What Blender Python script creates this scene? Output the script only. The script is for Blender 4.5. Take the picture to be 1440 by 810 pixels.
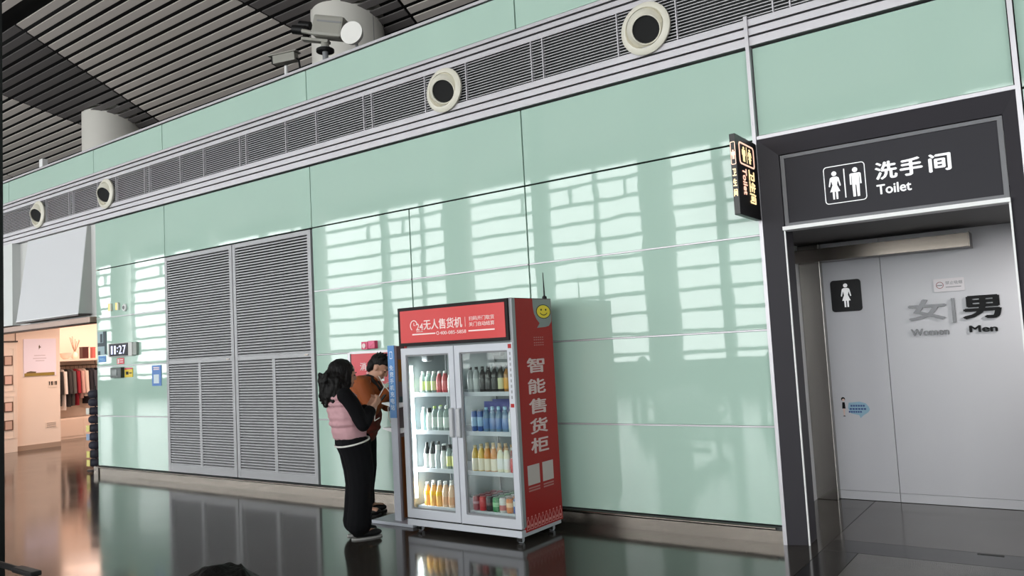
import bpy, bmesh, math, random
from mathutils import Vector, Matrix, noise
random.seed(7)
S = bpy.context.scene
for o in list(bpy.data.objects): bpy.data.objects.remove(o)
C = S.collection

# ------------------------------------------------------------------ camera
YAW, PITCH, ROLL, FPX = 0.62066, 0.07388, -0.05347, 1104.0
fwd = Vector((-math.sin(YAW)*math.cos(PITCH), math.cos(YAW)*math.cos(PITCH), math.sin(PITCH)))
r0 = Vector((math.cos(YAW), math.sin(YAW), 0)); u0 = r0.cross(fwd)
rr = math.cos(ROLL)*r0 + math.sin(ROLL)*u0
uu = -math.sin(ROLL)*r0 + math.cos(ROLL)*u0
cd = bpy.data.cameras.new('camera'); cam = bpy.data.objects.new('camera', cd); C.objects.link(cam)
cd.sensor_width = 36; cd.lens = FPX/1440*36; cd.clip_start = 0.05; cd.clip_end = 300
m = Matrix((rr, uu, -fwd)).transposed().to_4x4(); m.translation = (0, 0, 1.6)
cam.matrix_world = m
S.camera = cam

# ------------------------------------------------------------------ daylight: overcast sky outside the window front
w = bpy.data.worlds.new('overcast_sky'); S.world = w; w.use_nodes = True
bg = w.node_tree.nodes['Background']
bg.inputs['Color'].default_value = (0.99, 0.985, 1.0, 1); bg.inputs['Strength'].default_value = 10.3
FX0, FX1, FY, FTOP, FSILL = -68.0, 20.0, -14.3, 8.36, 0.8      # window front: extent, distance, head and sill
pl = bpy.data.lights.new('window_portal', 'AREA'); pl.shape = 'RECTANGLE'; pl.size = FX1-FX0; pl.size_y = FTOP-FSILL
pl.cycles.is_portal = True
po = bpy.data.objects.new('window_portal', pl); C.objects.link(po)
po.location = ((FX0+FX1)/2, FY+0.25, (FTOP+FSILL)/2); po.rotation_euler = (math.radians(90), 0, 0)

vs = S.view_settings
vs.view_transform = 'Standard'; vs.look = 'None'; vs.exposure = 0.0; vs.gamma = 1.0; vs.use_curve_mapping = False
S.cycles.use_denoising = True
S.cycles.max_bounces = 8; S.cycles.diffuse_bounces = 4; S.cycles.glossy_bounces = 4
S.cycles.transparent_max_bounces = 16; S.cycles.sample_clamp_indirect = 6.0
S.cycles.caustics_reflective = False; S.cycles.caustics_refractive = False

# ------------------------------------------------------------------ materials
def lin(c):
    return tuple(((v/255)/12.92 if v/255 <= 0.04045 else ((v/255+0.055)/1.055)**2.4) for v in c)
MATS = {}
def mat(name, rgb, rough=0.5, metal=0.0, spec=0.5, emit=None, estr=0.0, var=0.0, vscale=8.0, bump=0.0, bscale=40.0, coat=0.0, stretch=None, ior=None):
    if name in MATS: return MATS[name]
    M = bpy.data.materials.new(name); M.use_nodes = True; nt = M.node_tree
    b = nt.nodes['Principled BSDF']; c = lin(rgb)
    b.inputs['Base Color'].default_value = (*c, 1); b.inputs['Roughness'].default_value = rough
    b.inputs['Metallic'].default_value = metal; b.inputs['Specular IOR Level'].default_value = spec
    b.inputs['Coat Weight'].default_value = coat
    if ior: b.inputs['IOR'].default_value = ior
    if emit: b.inputs['Emission Color'].default_value = (*lin(emit), 1); b.inputs['Emission Strength'].default_value = estr
    if var or bump:
        tc = nt.nodes.new('ShaderNodeTexCoord'); mp = nt.nodes.new('ShaderNodeMapping')
        nt.links.new(tc.outputs['Object'], mp.inputs['Vector'])
        if stretch: mp.inputs['Scale'].default_value = stretch
    if var:
        n = nt.nodes.new('ShaderNodeTexNoise'); n.inputs['Scale'].default_value = vscale; n.inputs['Detail'].default_value = 5
        nt.links.new(mp.outputs['Vector'], n.inputs['Vector'])
        mx = nt.nodes.new('ShaderNodeMix'); mx.data_type = 'RGBA'
        mx.inputs['A'].default_value = (*[v*(1-var) for v in c], 1); mx.inputs['B'].default_value = (*[min(1, v*(1+var)) for v in c], 1)
        nt.links.new(n.outputs['Fac'], mx.inputs['Factor']); nt.links.new(mx.outputs['Result'], b.inputs['Base Color'])
    if bump:
        n2 = nt.nodes.new('ShaderNodeTexNoise'); n2.inputs['Scale'].default_value = bscale; n2.inputs['Detail'].default_value = 3
        nt.links.new(mp.outputs['Vector'], n2.inputs['Vector'])
        bp = nt.nodes.new('ShaderNodeBump'); bp.inputs['Strength'].default_value = bump; bp.inputs['Distance'].default_value = 0.02
        nt.links.new(n2.outputs['Fac'], bp.inputs['Height']); nt.links.new(bp.outputs['Normal'], b.inputs['Normal'])
    MATS[name] = M; return M
def clear_mat(name, rgb, opacity=0.08, rough=0.02, body=None, ior=1.5):
    """thin pane or thin plastic: straight-through light, fresnel gloss, a little tint"""
    if name in MATS: return MATS[name]
    M = bpy.data.materials.new(name); M.use_nodes = True; nt = M.node_tree; nt.nodes.clear()
    out = nt.nodes.new('ShaderNodeOutputMaterial'); tr = nt.nodes.new('ShaderNodeBsdfTransparent')
    tr.inputs['Color'].default_value = (*lin(rgb), 1)
    df = nt.nodes.new('ShaderNodeBsdfDiffuse'); df.inputs['Color'].default_value = (*lin(body or rgb), 1)
    gl = nt.nodes.new('ShaderNodeBsdfGlossy'); gl.inputs['Roughness'].default_value = rough
    fr = nt.nodes.new('ShaderNodeFresnel'); ge = nt.nodes.new('ShaderNodeNewGeometry'); io = nt.nodes.new('ShaderNodeMapRange')
    io.inputs['To Min'].default_value = ior; io.inputs['To Max'].default_value = 1/ior      # same gloss from both faces of the thin sheet
    nt.links.new(ge.outputs['Backfacing'], io.inputs['Value']); nt.links.new(io.outputs['Result'], fr.inputs['IOR'])
    m1 = nt.nodes.new('ShaderNodeMixShader'); m1.inputs['Fac'].default_value = opacity
    m2 = nt.nodes.new('ShaderNodeMixShader')
    nt.links.new(tr.outputs[0], m1.inputs[1]); nt.links.new(df.outputs[0], m1.inputs[2])
    nt.links.new(fr.outputs[0], m2.inputs['Fac']); nt.links.new(m1.outputs[0], m2.inputs[1]); nt.links.new(gl.outputs[0], m2.inputs[2])
    nt.links.new(m2.outputs[0], out.inputs['Surface'])
    MATS[name] = M; return M

def floor_mat(name, rgb, rough):
    M = mat(name, rgb, rough, spec=0.4, var=0.3, vscale=1.2)
    nt = M.node_tree; b = nt.nodes['Principled BSDF']
    tc = nt.nodes.new('ShaderNodeTexCoord')
    n = nt.nodes.new('ShaderNodeTexNoise'); n.inputs['Scale'].default_value = 160; n.inputs['Detail'].default_value = 2
    nt.links.new(tc.outputs['Object'], n.inputs['Vector'])
    old = b.inputs['Base Color'].links[0].from_socket
    mx = nt.nodes.new('ShaderNodeMix'); mx.data_type = 'RGBA'; mx.blend_type = 'OVERLAY'; mx.inputs['Factor'].default_value = 0.5
    nt.links.new(old, mx.inputs['A']); nt.links.new(n.outputs['Fac'], mx.inputs['B']); nt.links.new(mx.outputs['Result'], b.inputs['Base Color'])
    n3 = nt.nodes.new('ShaderNodeTexNoise'); n3.inputs['Scale'].default_value = 2.5; n3.inputs['Detail'].default_value = 4
    nt.links.new(tc.outputs['Object'], n3.inputs['Vector'])
    mr = nt.nodes.new('ShaderNodeMapRange'); mr.inputs['To Min'].default_value = rough*0.6; mr.inputs['To Max'].default_value = rough*1.5
    nt.links.new(n3.outputs['Fac'], mr.inputs['Value']); nt.links.new(mr.outputs['Result'], b.inputs['Roughness'])
    return M

GREEN = mat('green_glass', (176, 204, 191), 0.02, spec=0.5, bump=0.035, bscale=1.6, var=0.03, vscale=0.7, ior=1.52)
ALU = mat('satin_aluminium', (198, 195, 200), 0.4, metal=0.4, var=0.05, vscale=4)
ALUD = mat('grey_louvre_paint', (162, 162, 165), 0.45, metal=0.2)
STEEL = mat('brushed_steel', (124, 117, 110), 0.26, metal=1.0, var=0.12, vscale=5, stretch=(0.4, 1, 6))
DARKGAP = mat('dark_void', (14, 14, 15), 0.8)
JOINT = mat('black_joint', (16, 19, 18), 0.7)
CHAR = mat('charcoal_paint', (60, 58, 63), 0.5, spec=0.15)
SIGNBLK = mat('sign_charcoal', (56, 55, 60), 0.5, spec=0.12)
WHITE = mat('white_paint', (232, 232, 232), 0.4)
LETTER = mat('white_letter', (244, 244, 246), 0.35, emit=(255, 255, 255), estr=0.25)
OFFW = mat('cream_plastic', (226, 222, 208), 0.4)
BLACK = mat('black_plastic', (14, 14, 15), 0.45, spec=0.25)
GREY = mat('mid_grey_paint', (128, 129, 132), 0.5)

# ------------------------------------------------------------------ mesh helpers
ORG = {}
class MB:
    def __init__(s): s.v = []; s.f = []
    def add(s, vs, fs):
        k = len(s.v); s.v += [tuple(v) for v in vs]; s.f += [tuple(i+k for i in f) for f in fs]; return s
    def box(s, x0, x1, y0, y1, z0, z1):
        return s.add([(x0,y0,z0),(x1,y0,z0),(x1,y1,z0),(x0,y1,z0),(x0,y0,z1),(x1,y0,z1),(x1,y1,z1),(x0,y1,z1)],
                     [(0,3,2,1),(4,5,6,7),(0,1,5,4),(1,2,6,5),(2,3,7,6),(3,0,4,7)])
    def hexa(s, v8):
        return s.add(v8, [(0,3,2,1),(4,5,6,7),(0,1,5,4),(1,2,6,5),(2,3,7,6),(3,0,4,7)])
    def tube(s, p0, p1, ra, rb=None, n=12, cap=True):
        rb = ra if rb is None else rb; p0 = Vector(p0); p1 = Vector(p1); d = (p1-p0).normalized()
        a = d.cross(Vector((0,0,1)) if abs(d.z) < 0.9 else Vector((1,0,0))).normalized(); b = d.cross(a)
        vs = []
        for p, r in ((p0, ra), (p1, rb)):
            for i in range(n):
                t = 2*math.pi*i/n; vs.append(p + a*(r*math.cos(t)) + b*(r*math.sin(t)))
        fs = [(i, (i+1) % n, n+(i+1) % n, n+i) for i in range(n)]
        if cap: fs += [tuple(range(n-1, -1, -1)), tuple(range(n, 2*n))]
        return s.add(vs, fs)
    def path(s, pts, r, n=8):
        for a, b in zip(pts[:-1], pts[1:]): s.tube(a, b, r, n=n)
        return s
    def lathe(s, prof, c=(0,0,0), ax='z', n=20, closed=True):
        vs = []; c = Vector(c)
        for r, h in prof:
            for i in range(n):
                t = 2*math.pi*i/n; x = r*math.cos(t); y = r*math.sin(t)
                p = {'z': (x, y, h), 'y': (x, h, -y), 'x': (h, x, y)}[ax]
                vs.append(c+Vector(p))
        k = len(prof)
        fs = [(j*n+i, j*n+(i+1) % n, (j+1)*n+(i+1) % n, (j+1)*n+i) for j in range(k-1) for i in range(n)]
        if closed:
            fs += [tuple(range(n-1, -1, -1)), tuple(range((k-1)*n, k*n))]
        return s.add(vs, fs)
    def ell(s, c, r, n=14, k=8):
        vs = []; fs = []
        for j in range(k+1):
            ph = math.pi*j/k
            for i in range(n):
                t = 2*math.pi*i/n
                vs.append((c[0]+r[0]*math.sin(ph)*math.cos(t), c[1]+r[1]*math.sin(ph)*math.sin(t), c[2]-r[2]*math.cos(ph)))
        fs = [(j*n+i, j*n+(i+1) % n, (j+1)*n+(i+1) % n, (j+1)*n+i) for j in range(k) for i in range(n)]
        return s.add(vs, fs)
    def prism(s, poly, fn, d0, d1):
        """poly in 2D; fn(u, v, d) -> 3D point; extruded from d0 to d1"""
        n = len(poly)
        vs = [fn(u, v, d0) for u, v in poly] + [fn(u, v, d1) for u, v in poly]
        return s.add(vs, [tuple(range(n-1, -1, -1)), tuple(range(n, 2*n))] + [(i, (i+1) % n, n+(i+1) % n, n+i) for i in range(n)])
    def mesh(s, name, M, off=(0,0,0), smooth=False, bevel=0):
        me = bpy.data.meshes.new(name)
        me.from_pydata([(v[0]-off[0], v[1]-off[1], v[2]-off[2]) for v in s.v], [], s.f)
        bm = bmesh.new(); bm.from_mesh(me); bmesh.ops.remove_doubles(bm, verts=bm.verts, dist=1e-6)
        bmesh.ops.recalc_face_normals(bm, faces=bm.faces)
        if bevel:
            bmesh.ops.bevel(bm, geom=[e for e in bm.edges if len(e.link_faces) == 2 and e.calc_face_angle(0) > 0.6], offset=bevel, segments=2, affect='EDGES', profile=0.6)
        bm.to_mesh(me); bm.free()
        if M: me.materials.append(M)
        if smooth:
            for p in me.polygons: p.use_smooth = True
            me.set_sharp_from_angle(angle=math.radians(40))
        return me
    def build(s, name, M, parent=None, smooth=False, bevel=0, local=False, kind=None):
        if parent is None:
            xs = [v[0] for v in s.v]; ys = [v[1] for v in s.v]; zs = [v[2] for v in s.v]
            off = ((min(xs)+max(xs))/2, (min(ys)+max(ys))/2, min(zs))
        else:
            off = (0,0,0) if local else ORG[parent]
        me = s.mesh(name, M, off, smooth, bevel)
        o = bpy.data.objects.new(name, me); C.objects.link(o)
        if parent is None: o.location = off; ORG[o] = off
        else: o.parent = parent; ORG[o] = ORG[parent]
        if kind: o['kind'] = kind
        return o
def place(me, name, parent, loc, rotz=0):
    o = bpy.data.objects.new(name, me); C.objects.link(o); o.parent = parent
    p = ORG[parent]; o.location = (loc[0]-p[0], loc[1]-p[1], loc[2]-p[2]); o.rotation_euler = (0,0,rotz); ORG[o] = tuple(loc); return o
def thing(name, label, cat, loc=(0,0,0), rotz=0, group=None, kind=None):
    o = bpy.data.objects.new(name, None); C.objects.link(o); o.location = loc; o.rotation_euler = (0,0,rotz)
    o.empty_display_size = 0.1
    ORG[o] = tuple(loc)
    if kind: o['kind'] = kind
    else: o['label'] = label; o['category'] = cat
    if group: o['group'] = group
    return o
def tag(o, label, cat, group=None):
    o['label'] = label; o['category'] = cat
    if group: o['group'] = group
    return o
def struct(o): o['kind'] = 'structure'; return o

# planes to draw on: fn(u, v, d) with u to the right, v up, d towards the viewer
def onY(Y, x0=0, z0=0): return lambda u, v, d: (x0+u, Y-d, z0+v)        # faces -Y
def onX(X, y0=0, z0=0): return lambda u, v, d: (X+d, y0+u, z0+v)        # faces +X
def text(body, fn, u, v, h, M, parent, width=None, bold=0.0, rot=0.0, thick=0.003, name='lettering', align='L', lift=0.0006):
    """letters as thin raised mesh; (u, v) lower-left of the ink box, h its height, optional ink width; bold thickens the strokes"""
    c = bpy.data.curves.new('t', 'FONT'); c.body = body; c.size = 1; c.resolution_u = 3; c.extrude = 0.5
    o = bpy.data.objects.new('t', c); me = bpy.data.meshes.new_from_object(o)
    bpy.data.objects.remove(o); bpy.data.curves.remove(c)
    V = [p.co.copy() for p in me.vertices]; Fc = [tuple(p.vertices) for p in me.polygons]; bpy.data.meshes.remove(me)
    xs = [p.x for p in V]; ys = [p.y for p in V]
    x0, x1, y0, y1 = min(xs)-bold, max(xs)+bold, min(ys)-bold, max(ys)+bold; sy = h/(y1-y0); sx = (width/(x1-x0)) if width else sy
    cr, sr = math.cos(rot), math.sin(rot); off = ORG[parent]; mb = MB()
    sh = [(0, 0)] if not bold else [(0, 0), (bold, 0), (-bold, 0), (0, bold*0.8), (0, -bold*0.8)]
    for k, (ax, ay) in enumerate(sh):
        vs = []
        for p in V:
            a = (p.x+ax-x0)*sx; b = (p.y+ay-y0)*sy; d = lift+(p.z+0.5)*thick+0.00012*k
            vs.append(fn(u+a*cr-b*sr, v+a*sr+b*cr, d))
        mb.add(vs, Fc)
    me = bpy.data.meshes.new(name); me.from_pydata([(q[0]-off[0], q[1]-off[1], q[2]-off[2]) for q in mb.v], [], mb.f)
    bm = bmesh.new(); bm.from_mesh(me); bmesh.ops.recalc_face_normals(bm, faces=bm.faces); bm.to_mesh(me); bm.free()
    me.materials.append(M)
    ob = bpy.data.objects.new(name, me); C.objects.link(ob); ob.parent = parent; ORG[ob] = off; return ob
def rrect(w_, h_, r, n=4, cx=0, cy=0):
    out = []
    for sx, sy, a0 in ((1,1,0),(-1,1,90),(-1,-1,180),(1,-1,270)):
        for i in range(n+1):
            a = math.radians(a0+90*i/n); out.append((cx+sx*(w_/2-r)+r*math.cos(a), cy+sy*(h_/2-r)+r*math.sin(a)))
    return out
def circ(cx, cy, r, n=24, ry=None):
    ry = r if ry is None else ry
    return [(cx+r*math.cos(2*math.pi*i/n), cy+ry*math.sin(2*math.pi*i/n)) for i in range(n)]
def frame_mb(mb, fn, outer, inner, d0, d1):
    """ring between two outlines with the same count of points"""
    n = len(outer)
    vs = [fn(u,v,d1) for u,v in outer]+[fn(u,v,d1) for u,v in inner]+[fn(u,v,d0) for u,v in outer]+[fn(u,v,d0) for u,v in inner]
    fs = []
    for i in range(n):
        j = (i+1) % n
        fs += [(i,j,n+j,n+i),(2*n+i,3*n+i,3*n+j,2*n+j),(i,2*n+i,2*n+j,j),(n+i,n+j,3*n+j,3*n+i)]
    return mb.add(vs, fs)
def woman_icon(mb, fn, cx, cy, h, d0=0.0005, d1=0.003):
    k = h
    P = lambda pts: mb.prism([(cx+a*k, cy+b*k) for a, b in pts], fn, d0, d1)
    P(circ(0, 0.91, 0.085, 14))
    P([(-0.09,0.80),(0.09,0.80),(0.12,0.74),(0.075,0.5),(0.17,0.27),(-0.17,0.27),(-0.075,0.5),(-0.12,0.74)])
    for s in (-1, 1):
        P([(s*0.11,0.79),(s*0.15,0.75),(s*0.205,0.47),(s*0.165,0.45),(s*0.10,0.70)])
        P([(s*0.02,0.28),(s*0.09,0.28),(s*0.085,0.0),(s*0.025,0.0)])
def man_icon(mb, fn, cx, cy, h, d0=0.0005, d1=0.003):
    k = h
    P = lambda pts: mb.prism([(cx+a*k, cy+b*k) for a, b in pts], fn, d0, d1)
    P(circ(0, 0.91, 0.085, 14))
    P([(-0.15,0.80),(0.15,0.80),(0.115,0.74),(0.115,0.40),(-0.115,0.40),(-0.115,0.74)])
    for s in (-1, 1):
        P([(s*0.125,0.80),(s*0.18,0.77),(s*0.185,0.42),(s*0.135,0.42)])
        P([(s*0.015,0.42),(s*0.115,0.42),(s*0.105,0.0),(s*0.025,0.0)])
# ================================================================== SETTING
WY = 6.10                                     # face of the green glass wall
ROWS = [0.125, 0.875, 1.62, 2.36, 3.11, 3.85]
# ---- floor
FL = floor_mat('dark_granite', (57, 53, 49), 0.11)
floor = struct(MB().box(FX0-2, -1.655, -14.6, 16, -0.1, 0).build('floor', FL))
FD = floor_mat('black_granite', (36, 35, 35), 0.14); FG = floor_mat('grey_granite', (92, 90, 87), 0.16); FI = floor_mat('brown_granite', (76, 73, 70), 0.14)
for nm, b, M in (('border_strip', (-1.65, -1.412, -14.6, 6.028), FD), ('threshold_strip', (-1.65, 20, 6.034, 6.36), FD)):
    MB().box(b[0], b[1], b[2], b[3], -0.1, 0).build(nm, M, floor)
slab = MB().box(-1.407, -0.21, 4.83, 6.028, -0.1, 0).mesh('paving_slab', FG, (-1.407, 4.83, 0))
for i in range(4):
    for j in range(3): place(slab, 'paving_slab', floor, (-1.407+1.202*i, 4.83-1.203*j, 0))
rest = MB(); rest.box(3.4, 20, -14.6, 6.028, -0.1, 0); rest.box(-1.407, 3.4, -14.6, 2.42, -0.1, 0); rest.box(-1.65, 20, 6.366, 16, -0.1, 0)
rest.build('floor_field', FI, floor)
MB().prism(rrect(0.16, 0.03, 0.006, cx=-0.62, cy=6.33), lambda u, v, d: (u, v, d), 0, 0.002).build('floor_socket_cover', BLACK, floor)

# ---- glass wall
wb = MB()
wb.box(-12.27, -1.93, 6.15, 6.3, 0, 5.02); wb.box(-1.93, -0.17, 6.15, 6.3, 3.13, 5.02); wb.box(-0.17, 9, 6.15, 6.3, 0, 5.02); wb.box(-30, -12.27, 6.15, 6.3, 3.84, 5.02)
wall = struct(wb.build('wall_back', JOINT))
def panel(x0, x1, z0, z1, g=0.0075, name='glass_panel'):
    w_, h_ = x1-x0-2*g, z1-z0-2*g
    return MB().box(x0+g, x1-g, WY, WY+0.028, z0+g, z1-g).build(name, GREEN, wall, bevel=0.0015)
def rows(x0, x1, a, b):
    for i in range(a, b): panel(x0, x1, ROWS[i], ROWS[i+1])
rows(-12.27, -10.33, 0, 5); panel(-10.33, -7.21, ROWS[4], ROWS[5])
rows(-7.21, -6.67, 0, 2); panel(-6.63, -5.65, ROWS[0], ROWS[2])
rows(-5.65, -4.15, 0, 2); rows(-7.21, -5.65, 2, 4); rows(-5.65, -4.15, 2, 4); panel(-7.21, -4.15, ROWS[4], ROWS[5])
rows(-4.15, -1.93, 0, 5); panel(-1.91, -0.2, 3.135, 3.85)
rows(-0.17, 2.0, 0, 5); rows(2.0, 4.2, 0, 5)
for x0, x1 in ((-18.4, -15.32), (-15.32, -12.29), (-12.29, -10.34), (-10.34, -7.22), (-7.22, -4.155), (-4.155, -1.92), (-1.92, 0.4), (0.4, 2.7), (2.7, 5)):
    panel(x0, x1, 4.645, 5.02)
# bright joint strips
def strip(x0, x1, z0, z1, y0=6.088, y1=6.14, M=ALU, name='joint_strip'):
    return MB().box(x0, x1, y0, y1, z0, z1).build(name, M, wall)
for z in (0.875, 1.62, 2.36):
    for x0, x1 in ((-12.26, -10.34), (-7.2, -6.68), (-5.64, -4.16), (-4.14, -1.945)):
        if z == 2.36 and x0 == -7.2: x1 = -5.66
        if x0 == -12.26 or x0 == -4.14 or z > 2: strip(x0, x1, z-0.0055, z+0.0055, 6.094)
        else: strip(x0, x1, z-0.004, z+0.004, 6.1)
strip(-6.67, -6.63, 0.13, 1.625, 6.09)
strip(-6.63, -5.66, 1.61, 1.632, 6.085)
strip(-1.94, -1.912, 0.0, 4.10, 6.05, 6.16, name='edge_post')
strip(-0.2, -0.17, 0.0, 3.84, 6.05, 6.16, name='edge_post')
strip(-1.91, -0.2, 3.103, 3.13, 6.06, 6.16, name='edge_strip')
# trims above and below the air grille
for z0, z1, y in ((3.862, 3.928, 6.07), (3.946, 4.002, 6.07), (4.02, 4.076, 6.07), (4.465, 4.515, 6.07), (4.535, 4.58, 6.07), (4.6, 4.634, 6.07)):
    strip(-30, 9, z0, z1, y, 6.15, ALU, 'trim_strip')
strip(-30, 9, 5.026, 5.056, 6.085, 6.34, ALU, 'wall_cap')
# grille
gb = MB(); gb.box(-30, 9, 6.16, 6.2, 4.07, 4.47); gb.build('grille_backing', DARKGAP, wall)
gs = MB()
for i in range(14):
    z = 4.092+0.0272*i; gs.add([(-30,6.08,z),(9,6.08,z),(9,6.092,z+0.001),(-30,6.092,z+0.001),(-30,6.08,z+0.0065),(9,6.08,z+0.0065),(9,6.092,z+0.0065),(-30,6.092,z+0.0065)],
           [(0,3,2,1),(4,5,6,7),(0,1,5,4),(1,2,6,5),(2,3,7,6),(3,0,4,7)])
gs.build('grille_slats', ALU, wall, kind='stuff')
bar = MB().box(-0.005, 0.005, -0.016, 0.016, 4.078, 4.464).mesh('grille_bar', ALU)
for k in range(-1, 6):
    c = -2.78-2.266*k
    for dx in (-0.28, 0.275, 1.07, 1.2): place(bar, 'grille_bar', wall, (c+dx, 6.085, 0))
# plinth
MB().box(-12.29, -1.945, 6.075, 6.15, 0, 0.094).build('plinth', STEEL, wall)
MB().box(-12.28, -1.945, 6.09, 6.15, 0.094, 0.122).build('plinth_ledge', mat('dark_ledge', (70, 74, 74), 0.4), wall)
MB().tube((-12.2, 6.052, 0.112), (-1.99, 6.052, 0.112), 0.012, n=14).build('kick_rail', STEEL, wall, smooth=True)
pb = MB().tube((0, 6.052, 0.112), (0, 6.08, 0.09), 0.005, n=8).mesh('rail_bracket', STEEL)
for i in range(9): place(pb, 'rail_bracket', wall, (-12-0.0+1.22*i, 0, 0))
MB().box(-12.33, -12.2, 6.06, 6.15, 0, 0.12).build('plinth_end', STEEL, wall)

# ---- louvre doors
def louvre(x0, x1, z0, z1, parent):
    mb = MB(); p = 0.034; n = int((z1-z0)/p); t = (z1-z0)/n
    for i in range(n):
        z = z0+t*i
        mb.hexa([(x0,6.088,z+0.001),(x1,6.088,z+0.001),(x1,6.125,z+0.021),(x0,6.125,z+0.021),(x0,6.088,z+0.0165),(x1,6.088,z+0.0165),(x1,6.125,z+0.029),(x0,6.125,z+0.029)])
    mb.build('louvre_slats', ALUD, parent, kind='stuff')
for k, (x0, x1) in enumerate(((-10.318, -8.757), (-8.743, -7.222))):
    z0, z1, fw = 0.135, 3.095, 0.06
    d = struct(MB().box(x0+0.01, x1-0.01, 6.128, 6.148, z0, z1).build('door_%d' % (k+1), DARKGAP))
    xm = (x0+x1)/2+0.01
    for b in ((x0, x0+fw, z0, z1), (x1-fw, x1, z0, z1)): MB().box(b[0], b[1], 6.082, 6.13, b[2], b[3]).build('frame_stile', ALUD, d, bevel=0.003)
    for b in ((x0+fw, x1-fw, z0, z0+0.1), (x0+fw, x1-fw, z1-0.055, z1), (x0+fw, x1-fw, 1.6, 1.655), ): MB().box(b[0], b[1], 6.083, 6.13, b[2], b[3]).build('frame_rail', ALUD, d, bevel=0.003)
    MB().box(xm-0.03, xm+0.03, 6.083, 6.13, z0+0.1, 1.6).build('frame_mullion', ALUD, d, bevel=0.003)
    louvre(x0+fw, x1-fw, 1.655, z1-0.055, d)
    louvre(x0+fw, xm-0.03, z0+0.1, 1.6, d); louvre(xm+0.03, x1-fw, z0+0.1, 1.6, d)
    MB().box(x1-0.16, x1-0.10, 6.074, 6.083, 1.62, 1.635).build('latch', STEEL, d)

# ---- toilet portal
tf = struct(MB().box(-1.91, -0.2, 6.17, 6.34, 2.9, 3.1).build('trim_1', CHAR))
ox0, ox1, oz, ix0, ix1, iz = -1.91, -0.2, 3.10, -1.768, -0.288, 2.965
yo, yi = 6.055, 6.115
MB().add([(ox0,yo,0),(ix0,yi,0),(ix0,yi,iz),(ox0,yo,oz),(ox0,6.33,0),(ix0,6.33,0),(ix0,6.33,iz),(ox0,6.33,oz)], [(0,1,2,3),(4,7,6,5),(0,3,7,4),(1,5,6,2),(0,4,5,1),(3,2,6,7)]).build('frame_side', CHAR, tf)
MB().add([(ox1,yo,0),(ix1,yi,0),(ix1,yi,iz),(ox1,yo,oz),(ox1,6.33,0),(ix1,6.33,0),(ix1,6.33,iz),(ox1,6.33,oz)], [(3,2,1,0),(5,6,7,4),(4,7,3,0),(2,6,5,1),(1,5,4,0),(7,6,2,3)]).build('frame_side', CHAR, tf)
MB().add([(ox0,yo,oz),(ix0,yi,iz),(ix1,yi,iz),(ox1,yo,oz),(ox0,6.17,oz),(ix0,6.17,iz),(ix1,6.17,iz),(ox1,6.17,oz)], [(0,1,2,3),(4,7,6,5),(0,3,7,4),(1,5,6,2),(0,4,5,1),(3,2,6,7)]).build('frame_head', CHAR, tf)
WSTRIP = mat('white_edge', (240, 240, 240), 0.35)
MB().box(ix0, ix1, 6.07, 6.20, 2.372, 2.40).build('lintel_strip', WSTRIP, tf)
MB().box(ix0, ix0+0.010, 6.10, 6.115, 0, 2.372).build('jamb_strip', WSTRIP, tf)
MB().box(ix1-0.012, ix1, 6.09, 6.115, 0, 2.372).build('jamb_strip', WSTRIP, tf)
# recess behind
PALE = mat('pale_grey_panel', (205, 205, 210), 0.35, var=0.03, vscale=2)
wl = struct(MB().box(-2.26, -2.15, 6.33, 7.95, 0, 2.7).build('wall_left', PALE))
wr = struct(MB().box(-2.15, 1.5, 7.93, 8.0, 0, 2.75).build('wall_rear', JOINT))
for x0, x1 in ((-1.955, -1.441), (-1.436, -0.1), (-0.095, 1.45)):
    MB().box(x0, x1, 7.89, 7.93, 0.085, 2.72).build('wall_panel', PALE, wr, bevel=0.001)
    MB().box(x0, x1, 7.888, 7.93, 0.004, 0.082).build('skirting_board', PALE, wr, bevel=0.001)
struct(MB().box(1.45, 1.55, 6.33, 7.95, 0, 2.7).build('wall_right', PALE))
struct(MB().box(-2.149, 1.45, 6.345, 7.885, 2.42, 2.5).build('ceiling_recess', mat('recess_ceiling', (84, 82, 80), 0.6)))
jc = struct(MB().box(-2.15, -1.955, 7.80, 7.93, 0, 2.419).build('trim_2', mat('dark_steel', (150, 146, 140), 0.25, metal=1.0, var=0.1, vscale=3, stretch=(6,6,0.4)), bevel=0.004))
hb = thing('door_closer_box', 'long brushed steel box above the toilet entrance passage', 'door closer', (-1.4, 7.74, 2.238))
MB().box(-2.149, -0.69, 7.66, 7.885, 2.24, 2.36).build('box_body', STEEL, hb, bevel=0.003)
MB().box(-0.69, -0.684, 7.655, 7.885, 2.235, 2.365).build('end_plate', STEEL, hb)
ld = thing('unseen_downlight', 'added unseen ceiling lamp that brightens the toilet passage', 'lamp', (0.35, 7.1, 2.40))
MB().lathe([(0.10, 2.405), (0.10, 2.42)], (0.35, 7.1, 0)).build('added_lamp_rim', WHITE, ld)
MB().lathe([(0.08, 2.402), (0.08, 2.406)], (0.35, 7.1, 0)).build('added_lamp_lens', mat('added_lamp_lens', (255, 250, 240), 0.3, emit=(255, 248, 238), estr=8), ld)
L = bpy.data.lights.new('added_passage_glow', 'AREA'); L.shape = 'DISK'; L.size = 0.16; L.energy = 26; L.color = (1, 0.96, 0.93)  # lamp added out of view to brighten the passage wall
lo = bpy.data.objects.new('added_passage_glow', L); C.objects.link(lo); lo.parent = ld; lo.location = (0, 0, -0.006)

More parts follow.
